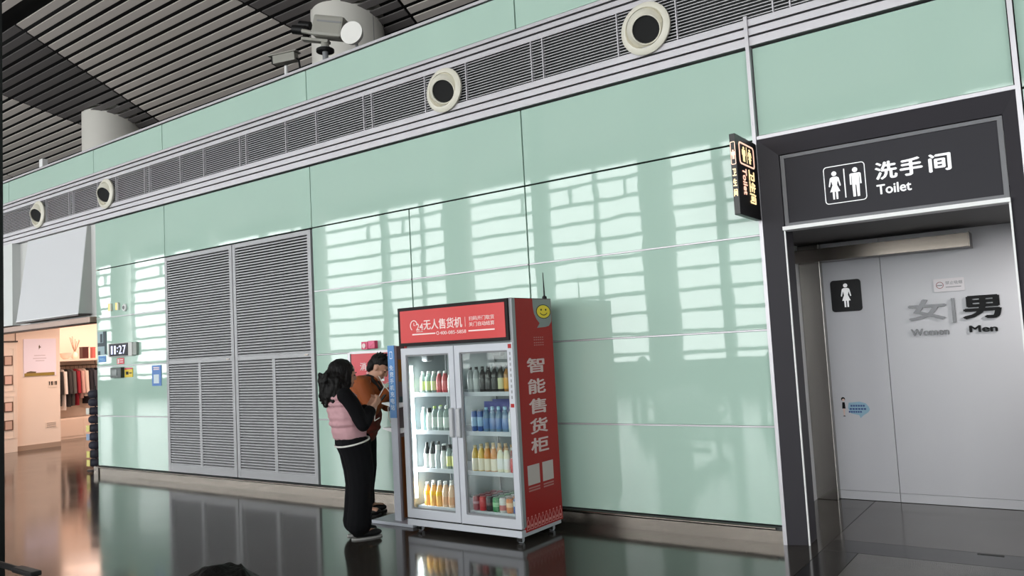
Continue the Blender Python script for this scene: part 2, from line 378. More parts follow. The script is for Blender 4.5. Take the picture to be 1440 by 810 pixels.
# ---- opposite window front (seen as reflections), ceiling, added end walls
wf = struct(MB().box(FX0, FX1, FY-0.2, FY+0.15, 0, FSILL).build('window_1', mat('sill_grey', (120, 124, 124), 0.5)))
MUL = mat('mullion_grey', (165, 172, 170), 0.4)
MB().box(FX0, FX1, FY-0.2, FY+0.15, FTOP, 12.5).build('window_head', mat('head_grey', (190, 196, 194), 0.5), wf)
for k in range(10):
    z = FTOP-0.62-0.742*k
    if z > FSILL+0.1: MB().box(FX0, FX1, FY-0.05, FY+0.12, z-0.065, z+0.065).build('transom', MUL, wf)
ml = MB().box(-0.065, 0.065, -0.05, 0.16, FSILL, FTOP).mesh('mullion', MUL); mk = MB().box(-0.16, 0.16, -0.05, 0.25, FSILL, FTOP).mesh('mullion', MUL)
ms = MB().box(-0.05, 0.05, -0.05, 0.1, FTOP-1.36, FTOP-0.62).mesh('mullion', MUL)
COLX = [-66, -56.9, -47.85, -38.8, -29.75, -20.7, -11.65, -2.6, 6.45, 15.5]
for c in COLX:
    for dx, me in ((-0.62, ml), (-3.05, ml), (-5.35, mk), (-1.8, ms), (-4.2, ms), (-6.5, ms)):
        if FX0 < c+dx: place(me, 'mullion', wf, (c+dx, FY, 0))
place(mk, 'mullion', wf, (-9.73, FY, 0))
PANE = clear_mat('window_pane', (250, 252, 251), 0.01)
for c in [FX0]+COLX:
    x1 = min([x for x in COLX if x > c+0.1]+[FX1]); MB().box(c, x1, FY-0.02, FY-0.01, FSILL, FTOP).build('pane', PANE, wf)
cp = MB().lathe([(0.6, 0), (0.6, 10.2)], n=32).mesh('column', mat('column_white', (226, 224, 220), 0.45), smooth=True)
for i, c in enumerate(COLX):
    o = bpy.data.objects.new('window_column', cp); C.objects.link(o); o.location = (c, FY+1.2, 0); ORG[o] = (c, FY+1.2, 0)
    tag(o, 'white round column in front of the window front behind the viewer', 'column', 'columns along the window front')
ENDW = mat('added_wall_grey', (150, 152, 150), 0.6)  # unseen walls added to keep strong sky light out of the open hall
struct(MB().box(FX0-0.3, FX0, FY, 16, 0, 13).build('wall_added_left', ENDW)); struct(MB().box(FX1, FX1+0.3, FY, 16, 0, 13).build('wall_added_right', ENDW))
struct(MB().box(FX0, FX1, 15.7, 16, 0, 13).build('wall_added_rear', ENDW))
struct(MB().box(-12.2, 9, 6.34, 8.6, 4.9, 5.0).build('ceiling_block', GREY))

def cz(y):
    if y >= 4: return 11.4-0.3*y
    if y >= -5: return 10.2
    return 10.2-0.15*(-5-y)
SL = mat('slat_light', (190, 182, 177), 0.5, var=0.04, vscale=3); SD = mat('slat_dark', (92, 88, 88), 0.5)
cb = MB()
ys = [FY-0.2, -5, 4, 16]
for a, b in zip(ys[:-1], ys[1:]):
    za, zb = cz(a)+0.35, cz(b)+0.35
    cb.hexa([(FX0,a,za),(FX1,a,za),(FX1,b,zb),(FX0,b,zb),(FX0,a,za+0.2),(FX1,a,za+0.2),(FX1,b,zb+0.2),(FX0,b,zb+0.2)])
ceil = struct(cb.build('ceiling', DARKGAP))
PI_, SW = 0.245, 0.152
def slat(xa0, xa1, xb0, xb1, y, M=None, mb=None):
    z0, z1 = cz(y), cz(y+SW)
    v = [(xa0,y,z0),(xa1,y,z0),(xb1,y+SW,z1),(xb0,y+SW,z1),(xa0,y,z0+0.02),(xa1,y,z0+0.02),(xb1,y+SW,z1+0.02),(xb0,y+SW,z1+0.02)]
    if mb: mb.hexa(v)
    else: MB().hexa(v).build('slat', M, ceil)
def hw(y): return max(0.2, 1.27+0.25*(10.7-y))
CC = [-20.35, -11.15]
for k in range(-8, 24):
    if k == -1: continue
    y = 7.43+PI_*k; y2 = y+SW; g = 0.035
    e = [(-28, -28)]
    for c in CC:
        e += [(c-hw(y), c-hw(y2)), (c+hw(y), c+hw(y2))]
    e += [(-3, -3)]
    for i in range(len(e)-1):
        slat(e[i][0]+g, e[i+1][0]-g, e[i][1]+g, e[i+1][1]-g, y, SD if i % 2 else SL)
rs = MB(); k = -9
while True:
    y = 7.43+PI_*k
    if y < FY: break
    slat(FX0, FX1, FX0, FX1, y, mb=rs); k -= 1
for k in range(-8, 34):
    y = 7.43+PI_*k
    if k == -1 or y > 15.6: continue
    if k < 24:
        slat(FX0, -28.04, FX0, -28.04, y, mb=rs); slat(-2.96, FX1, -2.96, FX1, y, mb=rs)
    else: slat(FX0, FX1, FX0, FX1, y, mb=rs)
rs.build('slat_field', SL, ceil, kind='stuff')
# big round columns behind the glass wall
CW = mat('column_cream', (214, 211, 204), 0.42, var=0.02, vscale=1)
for x, y, lab in ((-20.75, 10.8, 'white round column behind the wall above the shop, farther from the cameras'), (-11.35, 10.7, 'white round column behind the cameras on the wall')):
    c = thing('column', lab, 'column', (x, y, 0), group='round roof columns')
    MB().lathe([(0.72, 0), (0.72, cz(y)+0.34)], (x, y, 0), n=48).build('shaft', CW, c, smooth=True)
    if x > -15: MB().box(x+0.7195, x+0.7225, y-0.006, y+0.006, 0.1, cz(y)).build('seam', GREY, c)
# ================================================================== THINGS ON THE WALL
# ---- air nozzles
NZ = [(-14.08, 'leftmost'), (-11.84, 'second from the left of the'), (-5.05, 'third from the left of the'), (-2.78, 'rightmost')]
NLAB = ['cream round air nozzle in the wall grille above the shop front', 'cream round air nozzle in the wall grille above the clock panel', 'cream round air nozzle in the wall grille above the vending cabinet', 'largest-looking cream round air nozzle in the wall grille, left of the toilet entrance']
for (x, _), lab in zip(NZ, NLAB):
    t = thing('air_nozzle', lab, 'air nozzle', (x, 6.07, 4.245), group='air nozzles in the grille')
    ring = [(0.19, 6.075), (0.225, 6.07), (0.228, 6.045), (0.21, 6.03), (0.178, 6.022), (0.172, 6.05), (0.16, 6.075)]
    MB().lathe([(r, y-6.07) for r, y in ring]+[ (0.19, 0.005)], ax='y', n=40, closed=False).build('flange', OFFW, t, smooth=True, local=True)
    # ball with a bore, aimed a little down and to the left
    a = Matrix.Rotation(math.radians(24), 4, 'X') @ Matrix.Rotation(math.radians(19), 4, 'Z')
    prof = []
    R = 0.172
    for i in range(9):
        ph = math.radians(88-5.0*i); prof.append((R*math.sin(ph), 0.045-R*math.cos(ph)*0.92))
    prof += [(0.124, -0.072), (0.115, -0.072), (0.112, -0.03), (0.108, 0.06)]
    bm = MB().lathe(prof, ax='y', n=40, closed=False)
    bm.v = [tuple(a @ Vector(v)) for v in bm.v]
    bm.build('nozzle_ball', OFFW, t, smooth=True, local=True)
    bk = MB().lathe([(0.1125, -0.055), (0.1125, -0.045)], ax='y', n=24); bk.v = [tuple(a @ Vector(v)) for v in bk.v]; bk.build('bore_shade_disc', DARKGAP, t, local=True)  # black disc across the hole paints the shade inside the nozzle

# ---- toilet sign board
sb = thing('sign_board', 'wide charcoal sign board reading Toilet over the toilet entrance', 'sign', (-1.028, 6.14, 2.40))
F = onY(6.145)
MB().box(ix0+0.004, ix1-0.004, 6.145, 6.168, 2.402, iz-0.002).build('panel', SIGNBLK, sb)
BEZ = mat('bezel_grey', (92, 92, 97), 0.35)
oo = [(ix0+0.004, 2.402), (ix1-0.004, 2.402), (ix1-0.004, iz-0.004), (ix0+0.004, iz-0.004)]
ii = [(ix0+0.034, 2.43), (ix1-0.036, 2.43), (ix1-0.036, iz-0.03), (ix0+0.034, iz-0.03)]
frame_mb(MB(), F, oo, ii, 0, 0.012).build('bezel', BEZ, sb)
mb = MB(); frame_mb(mb, F, rrect(0.292, 0.284, 0.025, cx=-1.311, cy=2.672), rrect(0.28, 0.272, 0.02, cx=-1.311, cy=2.672), 0.0005, 0.003).build('pictogram_frame', LETTER, sb)
mb = MB(); woman_icon(mb, F, -1.382, 2.563, 0.212); mb.build('woman_pictogram', LETTER, sb)
mb = MB(); man_icon(mb, F, -1.235, 2.563, 0.218); mb.build('man_pictogram', LETTER, sb)
MB().prism([(-1.315, 2.565), (-1.307, 2.565), (-1.307, 2.782), (-1.315, 2.782)], F, 0.0005, 0.003).build('divider', LETTER, sb)
text('洗', F, -1.10, 2.655, 0.132, LETTER, sb, width=0.148, bold=0.03); text('手', F, -0.937, 2.655, 0.128, LETTER, sb, width=0.148, bold=0.034); text('间', F, -0.752, 2.652, 0.13, LETTER, sb, width=0.14, bold=0.032)
text('Toilet', F, -1.098, 2.55, 0.073, LETTER, sb, width=0.228, bold=0.022)

# ---- projecting black toilet light box
lb = thing('light_box_sign', 'small black projecting toilet light box beside the charcoal door frame', 'sign', (-1.922, 5.81, 2.46))
BXM = mat('light_box_black', (12, 11, 11), 0.35)
MB().box(-1.956, -1.912, 5.57, 6.035, 2.465, 3.065).build('case', BXM, lb, bevel=0.004)
MB().box(-1.95, -1.918, 6.035, 6.052, 2.6, 3.0).build('wall_plate', GREY, lb)
GLO = mat('lit_cream', (255, 226, 170), 0.4, emit=(255, 226, 170), estr=1.15); GLP = mat('lit_pink', (255, 208, 186), 0.4, emit=(255, 205, 180), estr=1.05)
G = onX(-1.912); cy = 5.80
frame_mb(MB(), G, rrect(0.33, 0.17, 0.03, cx=cy, cy=2.935), rrect(0.295, 0.146, 0.02, cx=cy, cy=2.935), 0.0004, 0.002).build('lit_frame', GLP, lb)
mb = MB(); man_icon(mb, lambda u, v, d: G(cy+(u-cy)*1.7, v, d), cy-0.038, 2.878, 0.115, 0.0004, 0.002); mb.build('lit_pictogram', GLO, lb)
mb = MB(); woman_icon(mb, lambda u, v, d: G(cy+(u-cy)*1.7, v, d), cy+0.038, 2.878, 0.115, 0.0004, 0.002); mb.build('lit_pictogram', GLO, lb)
MB().prism([(cy-0.004, 2.875), (cy+0.004, 2.875), (cy+0.004, 2.998), (cy-0.004, 2.998)], G, 0.0004, 0.002).build('lit_divider', GLO, lb)
text('Toilet', G, cy-0.12, 2.825, 0.085, GLP, lb, width=0.2, rot=-math.pi/2, bold=0.02, thick=0.002)
text('卫生间', G, cy+0.01, 2.83, 0.135, GLO, lb, width=0.255, rot=-math.pi/2, bold=0.03, thick=0.002)
K = onY(5.57)
for uu_, MM in ((-1.997, GLP),):
    frame_mb(MB(), K, rrect(0.036, 0.17, 0.008, cx=-1.934, cy=2.92), rrect(0.028, 0.16, 0.005, cx=-1.934, cy=2.92), 0.0004, 0.002).build('lit_frame', GLP, lb)
mb = MB(); man_icon(mb, K, -1.934, 2.875, 0.07, 0.0004, 0.002); mb.build('lit_pictogram', GLP, lb)
for i, ch in enumerate('卫生间'): text(ch, K, -1.948, 2.75-0.075*i, 0.055, GLO, lb, width=0.028, bold=0.03, thick=0.002)

# ---- inside the passage
wsn = thing('door_sign', 'black square plate with a white woman pictogram in the toilet passage', 'sign', (-1.755, 7.885, 1.755))
N = onY(7.885)
MB().prism(rrect(0.272, 0.30, 0.03, cx=-1.755, cy=1.908), N, -0.004, 0.006).build('plate', mat('matt_black', (24, 24, 26), 0.3), wsn)
N2 = onY(7.878); mb = MB(); woman_icon(mb, N2, -1.755, 1.80, 0.225); mb.build('pictogram', LETTER, wsn)
ltr = thing('wall_lettering', 'raised chrome and black letters for women and men on the passage wall', 'lettering', (-0.87, 7.885, 1.5))
NL = onY(7.888)
CHR = mat('mirror_chrome', (84, 84, 86), 0.3, metal=0.7); BLT = mat('black_lacquer', (10, 10, 12), 0.45, spec=0.15)
text('女', NL, -1.24, 1.632, 0.19, CHR, ltr, width=0.31, bold=0.028, thick=0.02)
MB().prism([(-0.888, 1.60), (-0.862, 1.60), (-0.862, 1.815), (-0.888, 1.815)], NL, 0, 0.02).build('divider', CHR, ltr)
text('男', NL, -0.81, 1.62, 0.205, BLT, ltr, width=0.295, bold=0.036, thick=0.02)
text('Women', NL, -1.23, 1.498, 0.062, CHR, ltr, width=0.305, bold=0.03, thick=0.015)
text('Men', NL, -0.77, 1.506, 0.06, BLT, ltr, width=0.212, bold=0.035, thick=0.015)
nsn = thing('notice', 'small pale no smoking notice above the men lettering', 'notice', (-0.89, 7.885, 1.88))
MB().prism(rrect(0.24, 0.115, 0.008, cx=-0.893, cy=1.935), N, 0.0, 0.007).build('plate', mat('notice_white', (222, 216, 220), 0.3), nsn)
N3 = onY(7.878)
frame_mb(MB(), N3, circ(-0.965, 1.936, 0.03, 20), circ(-0.965, 1.936, 0.025, 20), 0.0003, 0.0015).build('ring', mat('notice_red', (150, 80, 84), 0.4), nsn)
MB().prism([(-0.988, 1.93), (-0.945, 1.93), (-0.945, 1.938), (-0.988, 1.938)], N3, 0.0003, 0.0015).build('cigarette_mark', GREY, nsn)
text('禁止吸烟', N3, -0.92, 1.938, 0.03, GREY, nsn, width=0.13, thick=0.001)
MB().prism([(-0.92, 1.912), (-0.80, 1.912), (-0.80, 1.918), (-0.92, 1.918)], N3, 0.0003, 0.001).build('small_print', GREY, nsn)
st = thing('wall_sticker', 'small blue cloud-shaped sticker with a tiny standing attendant in the passage', 'sticker', (-1.745, 7.885, 0.74))
SKB = mat('sticker_blue', (150, 186, 206), 0.4); SKD = mat('sticker_navy', (58, 82, 140), 0.4)
MB().prism([(-1.815,0.90),(-1.72,0.91),(-1.665,0.895),(-1.64,0.862),(-1.633,0.835),(-1.65,0.81),(-1.69,0.785),(-1.72,0.757),(-1.73,0.785),(-1.80,0.80),(-1.825,0.85)], onY(7.889), 0, 0.0015).build('cloud', SKB, st)
for z, a, b in ((0.872, -1.80, -1.67), (0.842, -1.81, -1.66), (0.815, -1.82, -1.70)):
    n = 6
    for i in range(n):
        x = a+(b-a)*i/n; MB().prism([(x, z-0.008), (x+(b-a)/n*0.75, z-0.008), (x+(b-a)/n*0.75, z+0.008), (x, z+0.008)], onY(7.8872), 0, 0.0008).build('print_mark', SKD, st)
H_ = onY(7.8885); MB().prism(circ(-1.862, 0.935, 0.018, 14), H_, 0, 0.0016).build('attendant_hair', BLT, st); mb = MB(); mb.prism([(-1.872,0.905),(-1.85,0.905),(-1.846,0.845),(-1.876,0.845)], H_, 0, 0.0016); mb.build('attendant_suit', BLT, st); MB().prism([(-1.868,0.78),(-1.856,0.78),(-1.85,0.772),(-1.874,0.772)], H_, 0, 0.0016).build('attendant_shoes', BLT, st)
SKS = mat('sticker_skin', (224, 196, 186), 0.5)
MB().prism(circ(-1.86, 0.927, 0.012, 12), onY(7.8868), 0, 0.001).build('attendant_face', SKS, st); MB().prism([(-1.87,0.845),(-1.852,0.845),(-1.856,0.782),(-1.866,0.782)], H_, 0, 0.0014).build('attendant_legs', SKS, st)

# ---- fire hydrant sign and alarm
fs = thing('fire_hydrant_sign', 'red fire hydrant sign on the green glass behind the two people', 'sign', (-6.2, 6.09, 1.27))
FR = mat('fire_red', (206, 52, 66), 0.35)
MB().box(-6.605, -5.80, 6.084, 6.098, 1.27, 1.606).build('panel', FR, fs)
FF = onY(6.084); PKW = mat('pinkish_white', (238, 214, 214), 0.4)
for i, ch in enumerate('消防栓'): text(ch, FF, -6.465+0.148*i, 1.42, 0.088, PKW, fs, width=0.1, bold=0.012)
text('火警', FF, -6.375, 1.368, 0.042, PKW, fs, width=0.09, bold=0.02); text('119', FF, -6.25, 1.368, 0.04, PKW, fs, bold=0.02)
MB().prism([(-6.55, 1.29), (-6.36, 1.29), (-6.36, 1.355), (-6.55, 1.355)], FF, 0.0004, 0.002).build('picture_field', WHITE, fs)
MB().prism([(-6.51, 1.285), (-6.38, 1.285), (-6.36, 1.33), (-6.42, 1.34), (-6.5, 1.345)], FF, 0.002, 0.003).build('picture_print', mat('print_black', (42, 36, 50), 0.5), fs)
MB().prism([(-6.33, 1.30), (-6.1, 1.30), (-6.1, 1.355), (-6.33, 1.355)], FF, 0.0004, 0.002).build('picture_field', WHITE, fs)
fa = thing('fire_alarm', 'small red fire alarm box above the fire hydrant sign', 'alarm', (-6.3, 6.07, 1.648))
PK = mat('alarm_pink_red', (206, 44, 96), 0.3)
MB().box(-6.40, -6.305, 6.05, 6.099, 1.65, 1.735).build('button_box', PK, fa, bevel=0.004); MB().box(-6.298, -6.195, 6.05, 6.099, 1.655, 1.74).build('bell_box', PK, fa, bevel=0.004)
MB().lathe([(0.027, 6.042), (0.027, 6.05)], (-6.355, 0, 1.69), ax='y').build('button', PKW, fa)
MB().prism([(-6.29, 1.665), (-6.205, 1.72), (-6.205, 1.735), (-6.29, 1.735)], onY(6.05), 0.0004, 0.002).build('label', mat('alarm_light', (226, 90, 136), 0.4), fa)

# ---- things on the left glass panel
BRS = mat('brass_plate', (196, 168, 96), 0.3, metal=0.7)
for i, x in enumerate((-11.835, -11.625)):
    h = thing('brass_plate', ('left' if i == 0 else 'right')+' of two small brass plates high on the clock panel', 'plate', (x, 6.08, 2.455), group='brass plates')
    MB().box(x-0.052, x+0.03, 6.085, 6.099, 2.455, 2.565).build('plate', BRS, h, bevel=0.003)
    MB().box(x+0.03, x+0.06, 6.07, 6.099, 2.45, 2.56).build('edge', OFFW, h, bevel=0.003)
rd = thing('round_detector', 'small round white detector beside the brass plates', 'detector', (-11.41, 6.08, 2.475))
MB().lathe([(0.055, 6.098), (0.055, 6.08), (0.045, 6.07)], (-11.41, 0, 2.475), ax='y').build('ring', WHITE, rd, smooth=True)
MB().lathe([(0.03, 6.07), (0.022, 6.06)], (-11.41, 0, 2.475), ax='y').build('eye', GREY, rd, smooth=True)
ck = thing('digital_clock', 'white and black digital clock showing 11:27 on the green glass', 'clock', (-11.5, 6.05, 1.75))
MB().box(-11.84, -11.16, 6.05, 6.099, 1.755, 1.957).build('case', mat('clock_case', (206, 206, 204), 0.4), ck, bevel=0.006)
MB().box(-11.16, -11.06, 6.06, 6.099, 1.765, 1.95).build('end_box', mat('clock_end', (150, 156, 150), 0.4), ck, bevel=0.006)
MB().box(-11.79, -11.265, 6.045, 6.051, 1.765, 1.95).build('screen', mat('clock_screen', (10, 10, 26), 0.4, spec=0.2), ck)
LED = mat('led_white', (226, 228, 255), 0.4, emit=(214, 218, 255), estr=0.9)
for ch, u, wd in (('1', -11.735, 0.045), ('1', -11.645, 0.045), ('2', -11.515, 0.085), ('7', -11.405, 0.085)): text(ch, onY(6.045), u, 1.795, 0.125, LED, ck, width=wd, bold=0.01, thick=0.002, name='digit')
for z in (1.825, 1.875): MB().prism([(-11.565, z), (-11.545, z), (-11.545, z+0.02), (-11.565, z+0.02)], onY(6.045), 0.0005, 0.002).build('colon_dot', LED, ck)
pc = thing('sticker', 'dark cityscape sticker at the left edge of the clock panel', 'sticker', (-12.1, 6.095, 1.79))
MB().box(-12.225, -11.97, 6.094, 6.099, 1.795, 2.155).build('sheet', mat('dusk_blue', (120, 152, 160), 0.3), pc)
for b in ((-12.225, -11.97, 1.93, 1.985), (-12.15, -12.08, 1.99, 2.12), (-12.06, -11.97, 1.985, 2.155), (-12.22, -12.15, 1.80, 1.86), (-12.02, -11.97, 1.81, 1.93)):
    MB().box(b[0], b[1], 6.0925, 6.094, b[2], b[3]).build('dark_shape', mat('print_teal', (26, 48, 60), 0.5), pc)
bs = thing('sticker', 'small square blue sticker under the dark cityscape sticker', 'sticker', (-12.1, 6.095, 1.69))
MB().box(-12.21, -11.995, 6.094, 6.099, 1.69, 1.785).build('sheet', mat('sticker_bright_blue', (36, 120, 190), 0.35), bs)
MB().box(-12.18, -12.05, 6.0925, 6.094, 1.725, 1.75).build('print_mark', mat('sticker_pale_blue', (120, 180, 220), 0.4), bs)
rs_ = thing('sticker', 'small red sticker directly below the digital clock', 'sticker', (-11.565, 6.095, 1.645))
MB().box(-11.665, -11.465, 6.094, 6.099, 1.645, 1.735).build('sheet', FR, rs_)
for b in ((-11.64, -11.60, 1.66, 1.72), (-11.58, -11.49, 1.70, 1.715), (-11.58, -11.49, 1.668, 1.683)): MB().box(b[0], b[1], 6.0925, 6.094, b[2], b[3]).build('print_mark', PKW, rs_)
db = thing('intercom_box', 'dark grey wall box below the digital clock', 'wall box', (-11.62, 6.05, 1.44))
MB().box(-11.77, -11.47, 6.045, 6.099, 1.445, 1.598).build('case', mat('dark_green_grey', (54, 64, 62), 0.4), db, bevel=0.004)
MB().box(-11.73, -11.58, 6.040, 6.046, 1.48, 1.565).build('window', mat('box_window', (88, 100, 98), 0.2), db)
ys_ = thing('sticker', 'yellow label stuck beside the dark grey wall box', 'sticker', (-11.34, 6.09, 1.445))
MB().box(-11.447, -11.23, 6.092, 6.099, 1.447, 1.585).build('sheet', mat('label_yellow', (226, 196, 46), 0.4), ys_)
MB().box(-11.447, -11.23, 6.0905, 6.092, 1.56, 1.585).build('red_band', FR, ys_); MB().box(-11.41, -11.34, 6.0905, 6.092, 1.485, 1.53).build('print_mark', JOINT, ys_); MB().box(-11.32, -11.25, 6.0905, 6.092, 1.50, 1.515).build('print_mark', JOINT, ys_)
bl = thing('notice', 'tall blue notice beside the louvre doors', 'notice', (-10.59, 6.09, 1.31))
MB().box(-10.71, -10.475, 6.092, 6.099, 1.31, 1.60).build('sheet', mat('notice_blue', (46, 110, 186), 0.35), bl)
MB().box(-10.665, -10.53, 6.0905, 6.092, 1.345, 1.47).build('white_field', mat('notice_pale', (206, 220, 228), 0.4), bl)
for z in (1.535, 1.56): MB().box(-10.67, -10.52, 6.0905, 6.092, z, z+0.014).build('print_mark', PKW, bl)

# ---- on top of the wall
cc = thing('security_camera', 'small grey bullet camera on a white post on the wall top', 'camera', (-7.7, 6.2, 5.05))
MB().tube((-7.70, 6.2, 5.05), (-7.70, 6.2, 5.22), 0.022).build('post', WHITE, cc, smooth=True)
MB().tube((-7.70, 6.2, 5.05), (-7.70, 6.2, 5.065), 0.05).build('base', WHITE, cc, smooth=True)
CG = mat('camera_grey', (148, 146, 138), 0.45)
cx, cy_, cz_ = -7.72, 6.19, 5.31; d = Vector((-0.80, -0.32, -0.05)).normalized(); q = d.cross(Vector((0,0,1))).normalized(); up = q.cross(d)
def obox(c, d, q, up, l0, l1, w_, h0, h1):
    c = Vector(c); return MB().hexa([c+d*a+q*b+up*e for e in (h0, h1) for a, b in ((l0,-w_),(l1,-w_),(l1,w_),(l0,w_))])
obox((cx,cy_,cz_), d, q, up, -0.17, 0.13, 0.055, -0.055, 0.05).build('housing', CG, cc, bevel=0.008)
obox((cx,cy_,cz_), d, q, up, -0.2, 0.19, 0.068, 0.05, 0.066).build('sun_shield', CG, cc, bevel=0.004)
obox((cx,cy_,cz_), d, q, up, 0.13, 0.15, 0.05, -0.05, 0.045).build('lens_face', BLACK, cc)
MB().path([Vector((cx,cy_,cz_))-d*0.14, Vector((cx,cy_,cz_))-d*0.2+Vector((0,0,-0.05)), Vector((cx,cy_,cz_))-d*0.22+Vector((0,0,-0.2)), (-7.52, 6.22, 5.06)], 0.012).build('cable', BLACK, cc)
pt = thing('surveillance_unit', 'grey boxy surveillance unit on a dark flange beside the white disc', 'camera', (-6.95, 6.22, 5.05))
px, py = -6.93, 6.16; PZ = 0.06
MB().tube((px, py, 5.05), (px, py, 5.200), 0.035).build('post', GREY, pt, smooth=True)
MB().tube((px, py, 5.180), (px, py, 5.210), 0.105, n=24).build('flange', BLACK, pt, smooth=True); MB().tube((px, py, 5.210), (px, py, 5.225), 0.08, n=24).build('flange', GREY, pt, smooth=True)
MB().tube((px, py, 5.225), (px, py, 5.310), 0.05, 0.045, n=20).build('neck', CG, pt, smooth=True)
d = Vector((-0.82, -0.4, 0.2)).normalized(); q = d.cross(Vector((0,0,1))).normalized(); up = q.cross(d)
obox((px,py,5.330), d, q, up, -0.06, 0.28, 0.05, -0.04, -0.005).build('cradle', CG, pt, bevel=0.008)
hb_ = obox((px+0.06,py,5.460), d, q, up, -0.22, 0.16, 0.10, -0.13, 0.12).build('housing', CG, pt, bevel=0.035)
obox((px+0.06,py,5.460), d, q, up, -0.20, 0.10, 0.106, 0.03, 0.05).build('seam', GREY, pt)
MB().tube(Vector((px,py,5.500))+d*0.2+q*0.05, Vector((px,py,5.500))+d*0.34+q*0.05, 0.05, n=18).build('lens_tube', BLACK, pt, smooth=True)
MB().tube(Vector((px,py,5.400))+d*0.22-q*0.05, Vector((px,py,5.400))+d*0.38-q*0.05, 0.055, n=18).build('lens_tube', BLACK, pt, smooth=True)
MB().tube(Vector((px,py,5.400))+d*0.38-q*0.05, Vector((px,py,5.400))+d*0.386-q*0.05, 0.04, n=18).build('lens_glass', mat('lens_glass', (200, 200, 196), 0.1), pt)
MB().tube(Vector((px,py,5.360))+d*0.25+up*0.02-q*0.09, Vector((px,py,5.360))+d*0.05-q*0.09, 0.025, n=10).build('arm', CG, pt)
dk = thing('white_disc', 'round white disc antenna on the wall top in front of the column', 'antenna', (-6.48, 6.2, 5.05))
dc = Vector((-6.47, 6.15, 5.285)); dn = Vector((0.35, -0.93, 0.05)).normalized()
MB().tube(dc, dc-dn*0.07, 0.135, 0.12, n=36).build('disc', mat('disc_white', (240, 238, 234), 0.4), dk, smooth=True)
MB().tube(dc-dn*0.07, dc-dn*0.12, 0.05, n=16).build('hub', BLACK, dk); MB().tube(dc-dn*0.1, (-6.47, 6.25, 5.05), 0.018).build('post', GREY, dk)
jb = thing('junction_box', 'tiny white box on the wall top above the shop', 'box', (-14.2, 6.2, 5.05))
MB().box(-14.28, -14.16, 6.16, 6.26, 5.1, 5.24).build('case', WHITE, jb, bevel=0.01); MB().box(-14.23, -14.21, 6.2, 6.22, 5.05, 5.1).build('stem', GREY, jb)
# ================================================================== VENDING CABINET
VX0, VX1, VY0, VY1 = -5.04, -3.77, 5.25, 5.85
RED = mat('cabinet_red', (168, 34, 34), 0.45, spec=0.25); RED2 = mat('header_red', (206, 56, 56), 0.35, spec=0.3, emit=(214, 66, 64), estr=0.08)
VW = mat('cabinet_white', (204, 207, 215), 0.4, spec=0.3); VG = mat('cabinet_grey', (150, 152, 156), 0.4); LIN = mat('cabinet_liner', (150, 158, 160), 0.4); LIND = mat('cabinet_back', (120, 128, 130), 0.4)
v = thing('vending_cabinet', 'tall red and white glass-door vending cabinet standing by the green wall', 'vending machine', ((VX0+VX1)/2, 5.55, 0))
# carcass
MB().box(VX1-0.03, VX1, VY0+0.045, VY1, 0.085, 1.995).build('side_panel', RED, v)
MB().box(VX0, VX0+0.03, VY0+0.045, VY1, 0.085, 1.995).build('side_panel', RED, v)
MB().box(VX1-0.03, VX1+0.004, VY0, VY0+0.045, 0.13, 1.998).build('corner_trim', VG, v, bevel=0.003)
MB().box(VX0+0.03, VX1-0.03, VY1-0.04, VY1, 0.13, 1.99).build('back_panel', LIND, v)
MB().box(VX0+0.03, VX1-0.03, VY0+0.05, VY1-0.04, 1.62, 1.985).build('top_box', LIND, v)
MB().box(VX0+0.03, VX1-0.03, VY0+0.05, VY1-0.04, 0.11, 0.15).build('liner_floor', LIN, v)
for x in (VX0+0.03, VX1-0.038): MB().box(x, x+0.008, VY0+0.05, VY1-0.04, 0.15, 1.62).build('liner_side', LIN, v)
MB().box(VX0+0.005, VX1-0.005, VY0-0.012, VY1-0.02, 0.052, 0.108).build('base', VW, v, bevel=0.006)
MB().box(VX0, VX1, VY0, VY1, 1.995, 2.0).build('lid', mat('lid_dark', (66, 60, 62), 0.5), v)
# header
hd = MB().box(VX0-0.002, VX1-0.028, VY0-0.02, VY0+0.05, 1.652, 1.998).build('header_frame', mat('header_black', (22, 14, 15), 0.5, spec=0.2), v, bevel=0.003)
MB().box(VX0+0.03, VX1-0.056, VY0-0.024, VY0-0.018, 1.678, 1.968).build('header_panel', RED2, v)
HF = onY(VY0-0.024); HW = mat('header_white', (250, 226, 222), 0.4)
text('24', HF, -4.815, 1.787, 0.06, HW, v, width=0.085, bold=0.012)
ar = [( -4.842+0.046*math.cos(math.radians(a)), 1.83+0.05*math.sin(math.radians(a))) for a in range(20, 250, 18)]
arI = [( -4.842+0.037*math.cos(math.radians(a)), 1.83+0.041*math.sin(math.radians(a))) for a in range(20, 250, 18)]
mb = MB()
for i in range(len(ar)-1): mb.prism([ar[i], ar[i+1], arI[i+1], arI[i]], HF, 0.0005, 0.002)
mb.prism([(-4.845, 1.855), (-4.839, 1.855), (-4.839, 1.83), (-4.845, 1.83)], HF, 0.0005, 0.002); mb.prism([(-4.845, 1.836), (-4.825, 1.825), (-4.825, 1.831), (-4.845, 1.842)], HF, 0.0005, 0.002)
mb.build('clock_emblem', HW, v)
text('HOUR', HF, -4.81, 1.768, 0.012, HW, v, width=0.075, bold=0.01)
text('无人售货机', HF, -4.725, 1.785, 0.092, HW, v, width=0.445, bold=0.014)
MB().prism([(-4.249, 1.788), (-4.245, 1.788), (-4.245, 1.872), (-4.249, 1.872)], HF, 0.0005, 0.002).build('divider', HW, v)
text('扫码开门取货', HF, -4.205, 1.836, 0.037, HW, v, width=0.272, bold=0.004)
text('关门自动结算', HF, -4.205, 1.787, 0.037, HW, v, width=0.272, bold=0.004)
